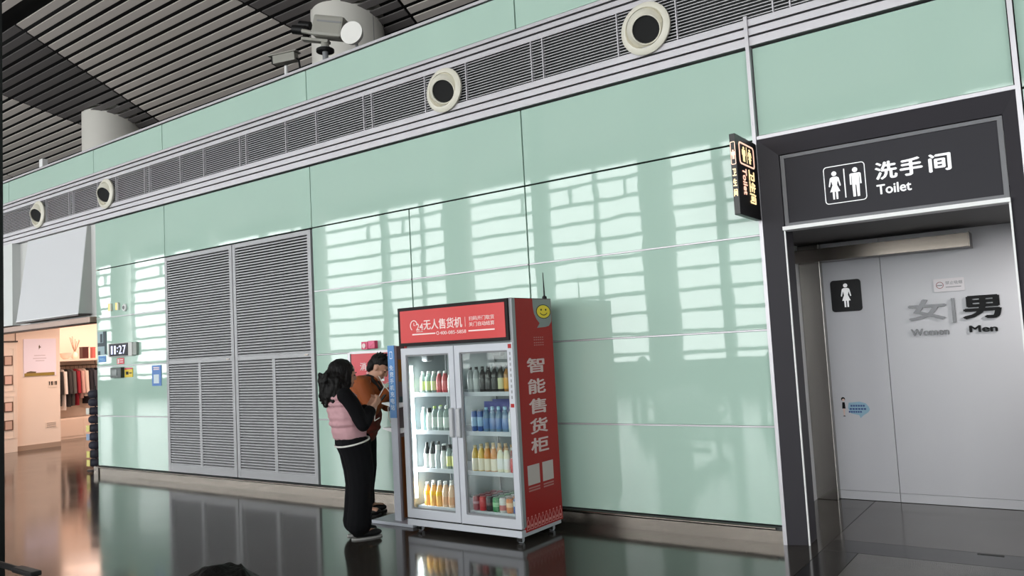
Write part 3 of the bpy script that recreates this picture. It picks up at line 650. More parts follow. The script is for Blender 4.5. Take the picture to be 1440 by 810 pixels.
for x0, x1 in ((-4.865, -4.59), (-4.215, -3.935)): MB().prism([(x0, 1.744), (x1, 1.744), (x1, 1.756), (x0, 1.756)], HF, 0.0005, 0.002).build('bar', HW, v)
text('400-085-5858', HF, -4.535, 1.734, 0.03, HW, v, width=0.295, bold=0.002)
mb = MB(); frame_mb(mb, HF, circ(-4.562, 1.75, 0.016, 14), circ(-4.562, 1.75, 0.011, 14), 0.0005, 0.002); mb.build('phone_mark', HW, v)
# doors
GLS = clear_mat('cabinet_glass', (244, 248, 246), 0.01, ior=1.3)
def vdoor(x0, x1, hx, lab):
    z0, z1, f = 0.118, 1.632, 0.058
    yb, yf = VY0+0.04, VY0-0.008
    d = frame_mb(MB(), onY(yb), [(x0,z0),(x1,z0),(x1,z1),(x0,z1)], [(x0+f,z0+f+0.02),(x1-f,z0+f+0.02),(x1-f,z1-f-0.005),(x0+f,z1-f-0.005)], 0, yb-yf).build('door', VW, v, bevel=0.004)
    d['label'] = lab
    MB().box(x0+f-0.01, x1-f+0.01, VY0+0.012, VY0+0.02, z0+f, z1-f).build('door_glass', GLS, d)
    frame_mb(MB(), onY(VY0+0.012), [(x0+f,z0+f+0.02),(x1-f,z0+f+0.02),(x1-f,z1-f-0.005),(x0+f,z1-f-0.005)], [(x0+f+0.012,z0+f+0.034),(x1-f-0.012,z0+f+0.034),(x1-f-0.012,z1-f-0.018),(x0+f+0.012,z1-f-0.018)], 0, 0.006).build('gasket', GREY, d)
    hh = MB(); hh.hexa([(hx-0.02,VY0-0.045,0.85),(hx+0.02,VY0-0.045,0.85),(hx+0.02,VY0-0.01,0.84),(hx-0.02,VY0-0.01,0.84),(hx-0.02,VY0-0.045,1.09),(hx+0.02,VY0-0.045,1.09),(hx+0.02,VY0-0.01,1.10),(hx-0.02,VY0-0.01,1.10)])
    hh.build('handle', mat('handle_grey', (190, 192, 196), 0.3), d, bevel=0.01)
    MB().box(x0+0.01, x1-0.01, VY0-0.012, VY0+0.03, 0.110, 0.117).build('door_shadow_gap', BLACK, d)
    return d
vdoor(VX0+0.005, -4.412, -4.448, 'left white-framed glass door'); dr = vdoor(-4.404, VX1-0.006, -4.368, 'right white-framed glass door')
for z, h in ((1.585, 0.035), (1.10, 0.03)): MB().prism([(-3.822, z), (-3.788, z), (-3.788, z+h), (-3.822, z+h)], onY(VY0-0.008), 0.0005, 0.002).build('door_sticker', RED, dr)
for i in range(9): MB().prism([(-3.812, 1.17+0.045*i), (-3.798, 1.17+0.045*i), (-3.798, 1.195+0.045*i), (-3.812, 1.195+0.045*i)], onY(VY0-0.008), 0.0005, 0.0015).build('print_mark', VG, dr)
# shelves, light strip
SHZ = [1.222, 0.885, 0.548, 0.212]
for z in SHZ:
    sh = MB().box(-4.985, -3.83, VY0+0.09, VY1-0.05, z-0.014, z-0.002).build('shelf', VW, v)
    MB().box(-4.985, -3.83, VY0+0.082, VY0+0.09, z-0.034, z+0.002).build('price_rail', VW, sh)
for x in (-4.985, -4.40, -3.845): MB().box(x, x+0.012, VY1-0.056, VY1-0.041, 0.15, 1.6).build('shelf_upright', VG, v)
MB().box(-4.998, -4.97, VY0+0.055, VY0+0.075, 0.28, 1.47).build('light_strip', mat('led_strip', (255, 255, 255), 0.3, emit=(245, 250, 255), estr=7), v)
L = bpy.data.lights.new('cabinet_glow', 'AREA'); L.shape = 'RECTANGLE'; L.size = 0.03; L.size_y = 1.2; L.energy = 13; L.color = (0.95, 0.98, 1)
lo = bpy.data.objects.new('cabinet_glow', L); C.objects.link(lo); lo.parent = v; o = ORG[v]
lo.location = (-4.965-o[0], VY0+0.07-o[1], 0.88-o[2]); lo.rotation_euler = (math.radians(90), 0, math.radians(-55))
# inner reflector mirror, upper back brackets
MB().box(-4.93, -4.86, 5.4, 5.5, 1.50, 1.56).build('camera_dome', VG, v, bevel=0.02); MB().box(-4.12, -4.02, 5.4, 5.46, 1.52, 1.57).build('camera_dome', VG, v, bevel=0.02)
# castors
for x, y in ((-4.93, 5.30), (-3.83, 5.30), (-3.83, 5.76), (-4.93, 5.76)):
    k = MB().box(x-0.02, x+0.02, y-0.02, y+0.02, 0.035, 0.053).build('castor', VW, v)
    MB().tube((x-0.016, y, 0.026), (x+0.016, y, 0.026), 0.026, n=18).build('wheel', VW, k, smooth=True); MB().box(x-0.022, x+0.022, y-0.03, y-0.018, 0.012, 0.04).build('brake', BLACK, k)
# right side graphics
SX = VX1; SF = onX(SX); SW_ = mat('side_letter', (226, 196, 196), 0.4)
for ch, z in zip('智能售货柜', (1.431, 1.255, 1.088, 0.923, 0.762)): text(ch, SF, 5.425, z-0.066, 0.128, SW_, v, width=0.268, bold=0.024, thick=0.001)
TG = mat('tongue_grey', (136, 140, 140), 0.4)
MB().prism([(5.56,1.994),(5.845,1.994),(5.845,1.86),(5.84,1.80),(5.80,1.762),(5.74,1.752),(5.61,1.745),(5.655,1.785),(5.61,1.82),(5.575,1.87),(5.562,1.93)], SF, 0.0005, 0.0015).build('speech_bubble', TG, v)
YF = mat('smiley_yellow', (250, 216, 44), 0.4)
SF2 = onX(SX+0.0015); sc = (5.722, 1.886)
MB().prism(circ(sc[0], sc[1], 0.115, 28, 0.062), SF2, 0, 0.0006).build('smiley_rim', BLACK, v)
SF3 = onX(SX+0.0021); MB().prism(circ(sc[0], sc[1], 0.104, 28, 0.056), SF3, 0, 0.0006).build('smiley_face', YF, v)
SF4 = onX(SX+0.0027); mb = MB()
for s in (-1, 1): mb.prism(circ(sc[0]+s*0.036, sc[1]+0.016, 0.011, 12, 0.009), SF4, 0, 0.0005)
for i in range(8):
    a0, a1 = math.radians(200+17.5*i), math.radians(200+17.5*(i+1))
    mb.prism([(sc[0]+0.062*math.cos(a0), sc[1]+0.034*math.sin(a0)), (sc[0]+0.062*math.cos(a1), sc[1]+0.034*math.sin(a1)), (sc[0]+0.052*math.cos(a1), sc[1]+0.027*math.sin(a1)), (sc[0]+0.052*math.cos(a0), sc[1]+0.027*math.sin(a0))], SF4, 0, 0.0005)
mb.build('smiley_features', BLACK, v)
SP = mat('side_print', (190, 120, 116), 0.5)
for z in (1.595, 1.615, 1.64, 1.66):
    for i in range(5): MB().prism([(5.55+0.032*i, z), (5.57+0.032*i, z), (5.57+0.032*i, z+0.008), (5.55+0.032*i, z+0.008)], SF, 0.0005, 0.0012).build('print_mark', SP, v)
QW = mat('code_card', (206, 190, 188), 0.5)
for y0, y1, z0, z1 in ((5.355, 5.53, 0.45, 0.61), (5.575, 5.74, 0.45, 0.61)):
    MB().prism([(y0,z0),(y1,z0),(y1,z1),(y0,z1)], SF, 0.0005, 0.0015).build('blank_card', QW, v)
    for k in range(2): MB().prism([(y0+0.005, z0-0.03-0.022*k), (y1-0.005, z0-0.03-0.022*k), (y1-0.005, z0-0.018-0.022*k), (y0+0.005, z0-0.018-0.022*k)], SF, 0.0005, 0.0012).build('print_mark', SP, v)
BP = mat('bottle_print', (226, 150, 148), 0.5)
bpoly = lambda c: [(c-0.022,0.098),(c+0.022,0.098),(c+0.022,0.15),(c+0.018,0.168),(c+0.008,0.185),(c+0.008,0.203),(c-0.008,0.203),(c-0.008,0.185),(c-0.018,0.168),(c-0.022,0.15)]
for i in range(10):
    c = 5.325+0.0545*i; po_ = bpoly(c); cx_ = (c, 0.145); inn = [(cx_[0]+(a-cx_[0])*0.72, cx_[1]+(b-cx_[1])*0.86) for a, b in po_]
    frame_mb(MB(), SF, po_, inn, 0.0004, 0.0014).build('bottle_print', BP, v); MB().prism(circ(c, 0.128, 0.012, 10), SF, 0.0004, 0.0014).build('bottle_print', BP, v)
an = thing('antenna', 'thin black whip antenna on top of the vending cabinet', 'antenna', (-3.80, 5.80, 2.0))
MB().lathe([(0.022, 2.0), (0.02, 2.02), (0.008, 2.03)], (-3.80, 5.80, 0)).build('foot', BLACK, an, smooth=True); MB().tube((-3.80, 5.80, 2.02), (-3.803, 5.80, 2.235), 0.0075, 0.003).build('rod', BLACK, an)

# ---- goods: one kind each, then copies
CLR = clear_mat('clear_plastic', (206, 220, 216), 0.35, 0.1, (200, 214, 210)); 
def bottle_meshes(key, r, h, body, cap, lab, shape='bottle', lz=(0.12, 0.55)):
    mb = {}; r *= 1.01 if shape != 'can' else 0.99
    if shape == 'bottle': pf = [(r*0.88, 0), (r, 0.01), (r, h*0.64), (r*0.88, h*0.73), (r*0.48, h*0.86), (r*0.45, h*0.93)]
    elif shape == 'square': pf = [(r*0.95, 0), (r, 0.008), (r, h*0.72), (r*0.7, h*0.80), (r*0.42, h*0.86), (r*0.42, h*0.93)]
    elif shape == 'juice': pf = [(r*0.9, 0), (r, 0.012), (r*0.93, h*0.3), (r, h*0.45), (r*0.98, h*0.6), (r*0.62, h*0.80), (r*0.46, h*0.86), (r*0.46, h*0.92)]
    elif shape == 'flask': pf = [(r*0.95, 0), (r, 0.01), (r, h*0.60), (r*0.8, h*0.68), (r*0.72, h*0.74), (r*0.70, h*0.80)]
    else: pf = [(r*0.8, 0), (r, 0.008), (r, h*0.90), (r*0.82, h*0.965), (r*0.84, h)]
    mb['body'] = MB().lathe(pf, n=14).mesh('bottle_body', body, smooth=True)
    if shape == 'can': mb['cap'] = MB().lathe([(r*0.84, h*0.985), (r*0.84, h+0.001), (r*0.7, h-0.002), (0.004, h-0.003)], n=14).mesh('can_lid', ALU, smooth=True)
    elif shape == 'flask': mb['cap'] = MB().lathe([(r*0.74, h*0.79), (r*0.74, h*0.98), (r*0.6, h)], n=14).mesh('bottle_cap', cap, smooth=True)
    else: mb['cap'] = MB().lathe([(r*0.50, h*0.90), (r*0.50, h*0.99), (r*0.44, h)], n=12).mesh('bottle_cap', cap, smooth=True)
    if lab: mb['label'] = MB().lathe([(r+0.0008, h*lz[0]), (r+0.0012, h*lz[0]+0.002), (r+0.0012, h*lz[1]-0.002), (r+0.0008, h*lz[1])], n=14, closed=False).mesh('bottle_label', lab, smooth=True)
    return mb
def pm(n, c, r=0.35): return mat('pack_'+n, c, r)
W_, K_ = pm('white', (232, 232, 230)), pm('black', (22, 22, 24))
KIND = {
 'limebottle': ('clear bottle with a lime and white label', bottle_meshes('a', 0.029, 0.19, CLR, W_, pm('lime', (206, 214, 150)))),
 'redbottle': ('red drink bottle with a pale cap', bottle_meshes('b', 0.029, 0.19, pm('redliq', (176, 56, 62)), W_, pm('redlab', (206, 96, 98)))),
 'aqua': ('slim pale aqua bottle', bottle_meshes('c', 0.028, 0.205, pm('aqua', (196, 226, 226)), W_, None)),
 'whiteblack': ('white bottle with a black cap', bottle_meshes('d', 0.029, 0.2, pm('offwhite', (222, 224, 222)), K_, pm('dotlab', (236, 236, 236)), 'flask')),
 'squareclear': ('square-shouldered clear bottle', bottle_meshes('e', 0.031, 0.215, CLR, pm('silvercap', (200, 206, 200)), pm('palelab', (196, 206, 200)), 'square')),
 'squaregreen': ('square-shouldered clear bottle with a green cap', bottle_meshes('f', 0.031, 0.215, CLR, pm('greencap', (150, 180, 70)), pm('palelab', (196, 206, 200)), 'square')),
 'milkblack': ('white bottle with a tall black top', bottle_meshes('g', 0.029, 0.225, pm('blackneck', (36, 38, 40)), K_, W_, 'bottle', (0.02, 0.56))),
 'silvercan': ('silver bottle with a white cap', bottle_meshes('h', 0.030, 0.205, pm('silver', (190, 196, 200), 0.25), W_, None, 'flask')),
 'citrus': ('pale bottle with a yellow-green label', bottle_meshes('i', 0.029, 0.205, CLR, K_, pm('citlab', (208, 206, 130)))),
 'orangejuice': ('orange juice bottle with a yellow top', bottle_meshes('j', 0.033, 0.205, pm('juice', (238, 178, 100)), W_, pm('yellowband', (240, 190, 40)), 'juice', (0.46, 0.64))),
 'peachjuice': ('peach coloured juice bottle', bottle_meshes('k', 0.032, 0.215, pm('peach', (226, 190, 160)), W_, pm('peachlab', (220, 168, 130)), 'juice', (0.1, 0.42))),
 'colabottle': ('dark cola bottle with a black label', bottle_meshes('l', 0.030, 0.215, pm('cola', (30, 26, 26), 0.2), K_, pm('coladark', (58, 56, 58)))),
 'greylabel': ('grey labelled clear bottle with a black cap', bottle_meshes('m', 0.030, 0.215, pm('greyliq', (160, 166, 168)), K_, pm('greylab', (190, 194, 196)))),
 'icedtea': ('dark bottle with a pale cream label', bottle_meshes('n', 0.030, 0.215, pm('tea', (52, 50, 40), 0.2), K_, pm('creamlab', (206, 204, 160)))),
 'amber': ('amber drink bottle with an orange label', bottle_meshes('o', 0.030, 0.215, pm('amberliq', (150, 100, 40), 0.2), K_, pm('amberlab', (226, 160, 50)))),
 'bluecan': ('tall blue can', bottle_meshes('p', 0.028, 0.175, pm('bluecan', (40, 84, 156)), None, pm('bluelab', (150, 186, 220)), 'can', (0.25, 0.7))),
 'bluebottle': ('clear water bottle with a blue label', bottle_meshes('q', 0.030, 0.205, clear_mat('blue_plastic', (150, 186, 214), 0.5, 0.1, (130, 170, 206)), pm('bluecap', (150, 196, 224)), pm('waterlab', (66, 110, 170)))),
 'whitebottle': ('white water bottle with a pale label', bottle_meshes('r', 0.030, 0.21, pm('paleblue', (206, 220, 228)), W_, W_)),
 'orangetea': ('orange tea bottle with a white label', bottle_meshes('s', 0.031, 0.215, pm('ortea', (214, 138, 50), 0.25), pm('orcap', (226, 196, 150)), pm('whitelab', (236, 226, 206)), 'bottle', (0.03, 0.5))),
 'yellowtea': ('yellow tea bottle with a white label', bottle_meshes('t', 0.031, 0.215, pm('yetea', (216, 176, 60), 0.25), pm('yecap', (226, 206, 160)), pm('whitelab', (236, 226, 206)), 'bottle', (0.03, 0.5))),
 'creambottle': ('white drink bottle with a yellow print', bottle_meshes('u', 0.030, 0.205, pm('cream', (230, 226, 200)), pm('tan', (200, 160, 110)), W_)),
 'redcan': ('red drink can', bottle_meshes('v', 0.033, 0.122, pm('canred', (196, 30, 40)), None, pm('canred2', (206, 60, 66)), 'can', (0.3, 0.7))),
 'crimsoncan': ('crimson drink can', bottle_meshes('w', 0.033, 0.122, pm('crimson', (150, 24, 50)), None, pm('crimson2', (206, 150, 160)), 'can', (0.45, 0.62))),
 'greencan': ('green drink can', bottle_meshes('x', 0.033, 0.122, pm('cangreen', (30, 130, 70)), None, pm('cangreen2', (140, 200, 150)), 'can', (0.35, 0.65))),
 'darkcan': ('dark cola can', bottle_meshes('y', 0.033, 0.122, pm('candark', (40, 34, 38)), None, pm('candark2', (90, 60, 64)), 'can', (0.4, 0.6))),
 'stripedcan': ('red and white striped can', bottle_meshes('z', 0.033, 0.122, pm('canstripe', (206, 206, 204)), None, pm('canstripe2', (170, 60, 50)), 'can', (0.15, 0.5))),
 'orangecan': ('orange drink can', bottle_meshes('aa', 0.033, 0.122, pm('canorange', (214, 120, 40)), None, pm('canorange2', (240, 190, 140)), 'can', (0.4, 0.7))),
 'bluesoda': ('blue and white soda can', bottle_meshes('ab', 0.033, 0.122, pm('canblue', (50, 100, 180)), None, pm('canblue2', (220, 226, 230)), 'can', (0.5, 0.85))),
}
SHN = ['top', 'second', 'third', 'bottom']; ORDN = ['first', 'second', 'third', 'fourth', 'fifth', 'sixth', 'seventh', 'eighth', 'ninth']
def stock(side, si, x0, dx, kinds, nrow=2, dy=0.085, back=None):
    for r in range(nrow):
        seq = kinds if r == 0 else (back or kinds)
        for i, kd in enumerate(seq):
            if kd is None: continue
            desc, me = KIND[kd]
            x = x0+dx*i+random.uniform(-0.0008, 0.0008); y = VY0+0.135+dy*r
            where = {0: 'front row', 1: 'second row', 2: 'third row', 3: 'back row'}[r]
            t = thing('drink_can' if 'can' in kd and kd != 'silvercan' else 'drink_bottle', '%s, %s shelf, %s door, %s, %s' % (desc, SHN[si], side, where, ORDN[i]), 'can' if 'can' in kd and kd != 'silvercan' else 'bottle', (x, y, SHZ[si]-0.0018), random.uniform(0, 6), group='drinks in the vending cabinet')
            for nm, mm in (('bottle_body', 'body'), ('bottle_cap', 'cap'), ('bottle_label', 'label')):
                if mm in me and (r < 2 or mm != 'label'):
                    if 'can' in kd and kd != 'silvercan': nm = nm.replace('bottle', 'can').replace('can_cap', 'can_lid')
                    o = bpy.data.objects.new(nm, me[mm]); C.objects.link(o); o.parent = t
stock('left', 0, -4.905, 0.066, ['limebottle', 'limebottle', 'limebottle', 'redbottle', 'redbottle', 'whiteblack'], 2, back=['limebottle', 'limebottle', 'limebottle', 'redbottle', 'redbottle', None])
stock('left', 1, -4.915, 0.068, ['aqua', 'whiteblack', 'squaregreen', 'squareclear', 'squareclear', 'squareclear'], 2, back=[None, None, 'squaregreen', 'squareclear', 'squareclear', 'squareclear'])
stock('left', 2, -4.895, 0.066, ['milkblack', 'milkblack', 'silvercan', 'whiteblack', 'citrus', 'citrus'], 2, back=['milkblack', 'milkblack', 'silvercan', 'whiteblack', 'citrus', None])
stock('left', 3, -4.91, 0.072, ['orangejuice', 'orangejuice', 'orangejuice', 'peachjuice', 'peachjuice', 'peachjuice'], 2)
stock('right', 0, -4.345, 0.066, ['greylabel', 'greylabel', 'colabottle', 'colabottle', 'colabottle', 'icedtea', 'amber'], 3)
stock('right', 1, -4.325, 0.067, ['bluecan', 'bluecan', 'bluebottle', 'bluebottle', 'bluebottle', 'bluebottle', 'whitebottle'], 2)
stock('right', 2, -4.335, 0.068, ['yellowtea', 'yellowtea', 'orangetea', 'orangetea', 'creambottle', 'creambottle', None], 3, back=['yellowtea', 'yellowtea', 'orangetea', 'orangetea', 'creambottle', 'redbottle', 'redbottle'])
for i, x in enumerate((-3.925, -3.866)):
    t = thing('drink_can', 'red can at the right end of the third shelf, '+('left of the pair' if i == 0 else 'right of the pair'), 'can', (x, VY0+0.135, SHZ[2]-0.0018), group='drinks in the vending cabinet')
    for nm, mm in (('can_body', 'body'), ('can_lid', 'cap'), ('can_label', 'label')):
        o = bpy.data.objects.new(nm, KIND['redcan'][1][mm]); C.objects.link(o); o.parent = t
stock('right', 3, -4.345, 0.0715, ['crimsoncan', 'redcan', 'darkcan', 'greencan', 'stripedcan', 'orangecan', 'bluesoda'], 4, 0.08, back=['crimsoncan', 'crimsoncan', 'darkcan', 'greencan', 'stripedcan', 'orangecan', None])
# blue tray standing behind the water bottles
bt = thing('blue_tray', 'dark blue carton tray behind the water bottles on the second shelf', 'tray', (-4.1, 5.62, SHZ[1]-0.0018))
for b in ((-4.36, -3.86, 5.575, 5.58, 0, 0.24), (-4.36, -3.86, 5.70, 5.705, 0, 0.25), (-4.36, -4.355, 5.575, 5.705, 0, 0.22), (-3.865, -3.86, 5.575, 5.705, 0, 0.25), (-4.36, -3.86, 5.575, 5.705, 0, 0.004)):
    MB().box(*b[:4], SHZ[1]-0.0018+b[4], SHZ[1]-0.0018+b[5]).build('tray_side', pm('traycol', (44, 56, 140)), bt)

# ================================================================== CHARGING STAND
cs = thing('charging_stand', 'narrow white and blue charging stand with small shelves left of the vending cabinet', 'charging stand', (-5.3, 5.6, 0))
CSW = mat('stand_white', (188, 192, 202), 0.4); CSB = mat('stand_blue', (52, 124, 190), 0.35)
MB().box(-5.60, -5.06, 5.33, 5.90, 0.0, 0.03).build('base', CSW, cs, bevel=0.006)
MB().box(-5.352, -5.268, 5.40, 5.43, 0.03, 1.665).build('front_edge', CSW, cs, bevel=0.004)
MB().box(-5.353, -5.267, 5.394, 5.40, 0.985, 1.667).build('blue_panel', CSB, cs)
MB().box(-5.345, -5.275, 5.43, 5.86, 0.03, 1.66).build('core', mat('stand_grey', (120, 118, 120), 0.5), cs)
MB().box(-5.352, -5.268, 5.83, 5.86, 0.03, 1.66).build('rear_edge', CSW, cs)
BR = mat('stand_brown', (120, 74, 34), 0.5); OC = mat('stand_ochre', (150, 104, 30), 0.5)
MB().box(-5.275, -5.27, 5.45, 5.83, 0.05, 0.80).build('lower_board', BR, cs); MB().box(-5.275, -5.27, 5.45, 5.83, 1.32, 1.53).build('screen_board', OC, cs); MB().box(-5.275, -5.268, 5.45, 5.83, 1.12, 1.18).build('slot_board', mat('stand_teal', (66, 92, 96), 0.4), cs)
for z in (1.125, 0.885):
    for s in (-1, 1):
        x0 = -5.345 if s < 0 else -5.275; x1 = x0+s*0.16
        a, b = min(x0, x1), max(x0, x1)
        MB().add([(x0,5.44,z-0.05),(x0,5.44,z),(x1,5.44,z),(x1,5.44,z-0.012),(x0,5.82,z-0.05),(x0,5.82,z),(x1,5.82,z),(x1,5.82,z-0.012)], [(0,1,2,3),(4,7,6,5),(0,4,5,1),(1,5,6,2),(2,6,7,3),(3,7,4,0)]).build('shelf', WHITE, cs)
CF = onY(5.394); CLT = mat('stand_letter', (206, 226, 240), 0.4)
for i, ch in enumerate('免费手机充电站'): text(ch, CF, -5.335, 1.43-0.062*i, 0.05, CLT, cs, width=0.05, bold=0.01, thick=0.001)
frame_mb(MB(), CF, rrect(0.034, 0.07, 0.006, cx=-5.31, cy=1.575), rrect(0.026, 0.056, 0.004, cx=-5.31, cy=1.575), 0.0004, 0.0014).build('phone_mark', CLT, cs)
CAB = mat('cable_white', (220, 214, 206), 0.5)
MB().path([(-5.36,5.55,1.14),(-5.43,5.5,1.2),(-5.5,5.47,1.3),(-5.55,5.46,1.38)], 0.0045).build('cable', CAB, cs, smooth=True)
MB().path([(-5.36,5.5,1.36),(-5.44,5.44,1.30),(-5.52,5.42,1.18),(-5.58,5.42,1.02),(-5.60,5.43,0.95),(-5.54,5.44,0.98)], 0.0045).build('cable', CAB, cs, smooth=True)
MB().path([(-5.36,5.5,1.15),(-5.42,5.44,1.08),(-5.41,5.43,0.98),(-5.38,5.45,0.9)], 0.004).build('cable', CAB, cs, smooth=True)
# ================================================================== SHOP
PKWALL = mat('shop_wall', (240, 224, 210), 0.5); SHF = mat('shop_joinery', (236, 220, 206), 0.4); SHL = mat('shop_line', (120, 100, 88), 0.5)
struct(MB().box(-12.30, -12.28, 6.13, 12, 0, 3.84).build('wall_shop_right', PKWALL))
sa = struct(MB().box(-24, -17.75, 6.2, 8.04, 0, 3.2).build('wall_shop_left', PKWALL))
MB().box(-17.75, -17.742, 7.165, 7.18, 0.1, 3.1).build('panel_joint', SHL, sa); MB().box(-17.75, -17.735, 7.18, 8.04, 0, 0.1).build('skirting', mat('shop_skirting', (170, 150, 134), 0.4), sa)
struct(MB().box(-24, -19.75, 8.04, 12, 0, 3.2).build('wall_shop_rear', PKWALL)); struct(MB().box(-24, -12.28, 12, 12.1, 0, 3.2).build('wall_shop_end', PKWALL))
sc_ = struct(MB().box(-24, -12.3, 6.25, 12, 2.95, 3.05).build('ceiling_shop', PKWALL))
for y in (7.0, 8.6, 10.2):
    for x in (-14.2, -16.4, -18.6):
        if x < -17 and y < 8.2: continue
        MB().lathe([(0.09, 2.94), (0.09, 2.951)], (x, y, 0), n=20).build('unseen_downlight', mat('warm_lens', (255, 228, 200), 0.3, emit=(255, 214, 178), estr=7), sc_)
for x, y, e in ((-15.2, 8.2, 130), (-18.2, 9.6, 85)):
    L = bpy.data.lights.new('shop_glow', 'AREA'); L.shape = 'RECTANGLE'; L.size = 2.4; L.size_y = 2.4; L.energy = e; L.color = (1.0, 0.71, 0.58)
    lo = bpy.data.objects.new('shop_glow', L); C.objects.link(lo); lo.location = (x, y, 2.93)
# front of the shop
bm_ = struct(MB().box(-24, -12.31, 6.02, 6.25, 2.315, 2.40).build('trim_3', mat('copper_beam', (168, 142, 130), 0.4, metal=0.3), bevel=0.004))
MB().box(-24, -12.31, 6.02, 6.25, 2.305, 2.315).build('beam_edge', BLACK, bm_)
pz = struct(MB().box(-24, -14.95, 6.0, 6.25, 2.42, 3.85).build('trim_4', mat('pilaster_white', (210, 213, 212), 0.4)))
MB().box(-14.95, -12.31, 6.13, 6.25, 2.40, 3.85).build('upper_wall', mat('grey_white', (206, 206, 204), 0.5), pz)
il = tag(text('I', onY(6.0), -15.44, 2.69, 0.17, BLT, pz, width=0.1, bold=0.08, thick=0.03, name='shop_letter'), 'x', 'y')
del il['label']; del il['category']
fb = thing('fascia_light_box', 'slanted white light box over the shop entrance', 'light box', (-13.5, 6.05, 2.42))
FXA, FXB = -14.52, -12.46
MB().hexa([(FXA-0.1,5.925,2.46),(FXB,5.925,2.46),(FXB,6.13,2.46),(FXA-0.1,6.13,2.46),(FXA,6.075,3.84),(FXB,6.075,3.84),(FXB,6.13,3.84),(FXA,6.13,3.84)]).build('box', mat('fascia_grey', (190, 192, 190), 0.4), fb)
MB().add([(FXA-0.09,5.922,2.47),(FXB-0.01,5.922,2.47),(FXB-0.01,6.07,3.83),(FXA+0.01,6.07,3.83),(FXA-0.09,5.93,2.47),(FXB-0.01,5.93,2.47),(FXB-0.01,6.078,3.83),(FXA+0.01,6.078,3.83)], [(0,1,2,3),(4,7,6,5),(0,4,5,1),(1,5,6,2),(2,6,7,3),(3,7,4,0)]).build('face', mat('fascia_white', (214, 215, 219), 0.45, spec=0.3), fb)
MB().box(FXA-0.1, FXB, 5.92, 6.1, 2.43, 2.46).build('lower_rail', mat('dark_rail', (76, 68, 68), 0.4), fb); MB().box(FXA-0.1, FXB, 5.915, 5.925, 2.452, 2.468).build('bright_edge', WHITE, fb)
# poster on the side wall
ps = thing('poster', 'pale pinkish poster with a gold lower band on the shop wall', 'poster', (-17.74, 7.64, 1.5)); PX = onX(-17.75)
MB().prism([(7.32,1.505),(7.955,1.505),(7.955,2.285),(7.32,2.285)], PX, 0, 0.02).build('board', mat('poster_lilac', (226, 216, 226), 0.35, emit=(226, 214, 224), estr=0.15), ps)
MB().prism([(7.33,1.508),(7.92,1.508),(7.92,1.575),(7.33,1.575)], PX, 0.02, 0.022).build('gold_band', mat('poster_gold', (150, 128, 56), 0.4), ps)
MB().prism([(7.36,1.575),(7.55,1.575),(7.56,1.60),(7.45,1.615),(7.38,1.60)], PX, 0.02, 0.022).build('figure_print', mat('poster_umber', (96, 76, 56), 0.5), ps)
MB().prism([(7.61,2.13),(7.625,2.16),(7.635,2.125),(7.66,2.11),(7.63,2.095),(7.615,2.06)], PX, 0.02, 0.022).build('emblem', mat('poster_umber', (96, 76, 56), 0.5), ps)
for z, a, b in ((1.93, 7.52, 7.74), (1.87, 7.50, 7.76), (1.82, 7.55, 7.72)): MB().prism([(a,z),(b,z),(b,z+0.012),(a,z+0.012)], PX, 0.02, 0.0215).build('print_mark', mat('poster_grey', (196, 180, 186), 0.5), ps)
sw = thing('switch_plate', 'small plate with dark switches under the poster', 'switch', (-17.74, 7.89, 1.25))
MB().prism([(7.80,1.25),(7.975,1.25),(7.975,1.39),(7.80,1.39)], PX, 0, 0.012).build('plate', SHF, sw)
for a in (7.81, 7.85, 7.875, 7.925, 7.952): MB().prism([(a,1.30),(a+0.016,1.30),(a+0.016,1.38),(a,1.38)], PX, 0.012, 0.018).build('switch', BLACK, sw)
vt = thing('wall_vent', 'small pale vent low on the shop wall', 'vent', (-17.74, 7.84, 0.4))
MB().prism([(7.74,0.41),(7.96,0.41),(7.96,0.53),(7.74,0.53)], PX, 0, 0.01).build('plate', SHF, vt)
for k in range(4): MB().prism([(7.76,0.425+0.026*k),(7.94,0.425+0.026*k),(7.94,0.434+0.026*k),(7.76,0.434+0.026*k)], PX, 0.01, 0.012).build('slot', SHL, vt)
# display cabinet left of the poster
dc_ = thing('display_cabinet', 'cream display cabinet with small framed pictures at the left of the shop', 'cabinet', (-17.7, 6.7, 0))
MB().box(-17.748, -17.62, 6.22, 7.15, 0.0, 2.22).build('body', SHF, dc_, bevel=0.004); MB().box(-17.75, -17.60, 6.22, 7.16, 2.22, 2.25).build('top', mat('cabinet_dark_top', (60, 50, 46), 0.5), dc_)
PX2 = onX(-17.62)
for z0, z1 in ((1.23, 2.12), (0.28, 1.15)):
    frame_mb(MB(), PX2, [(6.3,z0),(7.105,z0),(7.105,z1),(6.3,z1)], [(6.33,z0+0.03),(7.075,z0+0.03),(7.075,z1-0.03),(6.33,z1-0.03)], 0, 0.012).build('panel_mould', SHF, dc_)
for z, a in ((1.75, 1), (1.36, 0), (0.82, 0), (0.45, 1)):
    f_ = MB().prism([(6.90,z),(7.06,z),(7.06,z+0.2),(6.90,z+0.2)], PX2, 0, 0.02).build('picture_frame', mat('frame_brown', (110, 84, 70), 0.4), dc_)
    MB().prism([(6.92,z+0.02),(7.04,z+0.02),(7.04,z+0.18),(6.92,z+0.18)], PX2, 0.02, 0.022).build('picture', mat('picture_pale', (206, 176, 160), 0.4) if a else mat('picture_pink', (226, 190, 176), 0.4), f_)
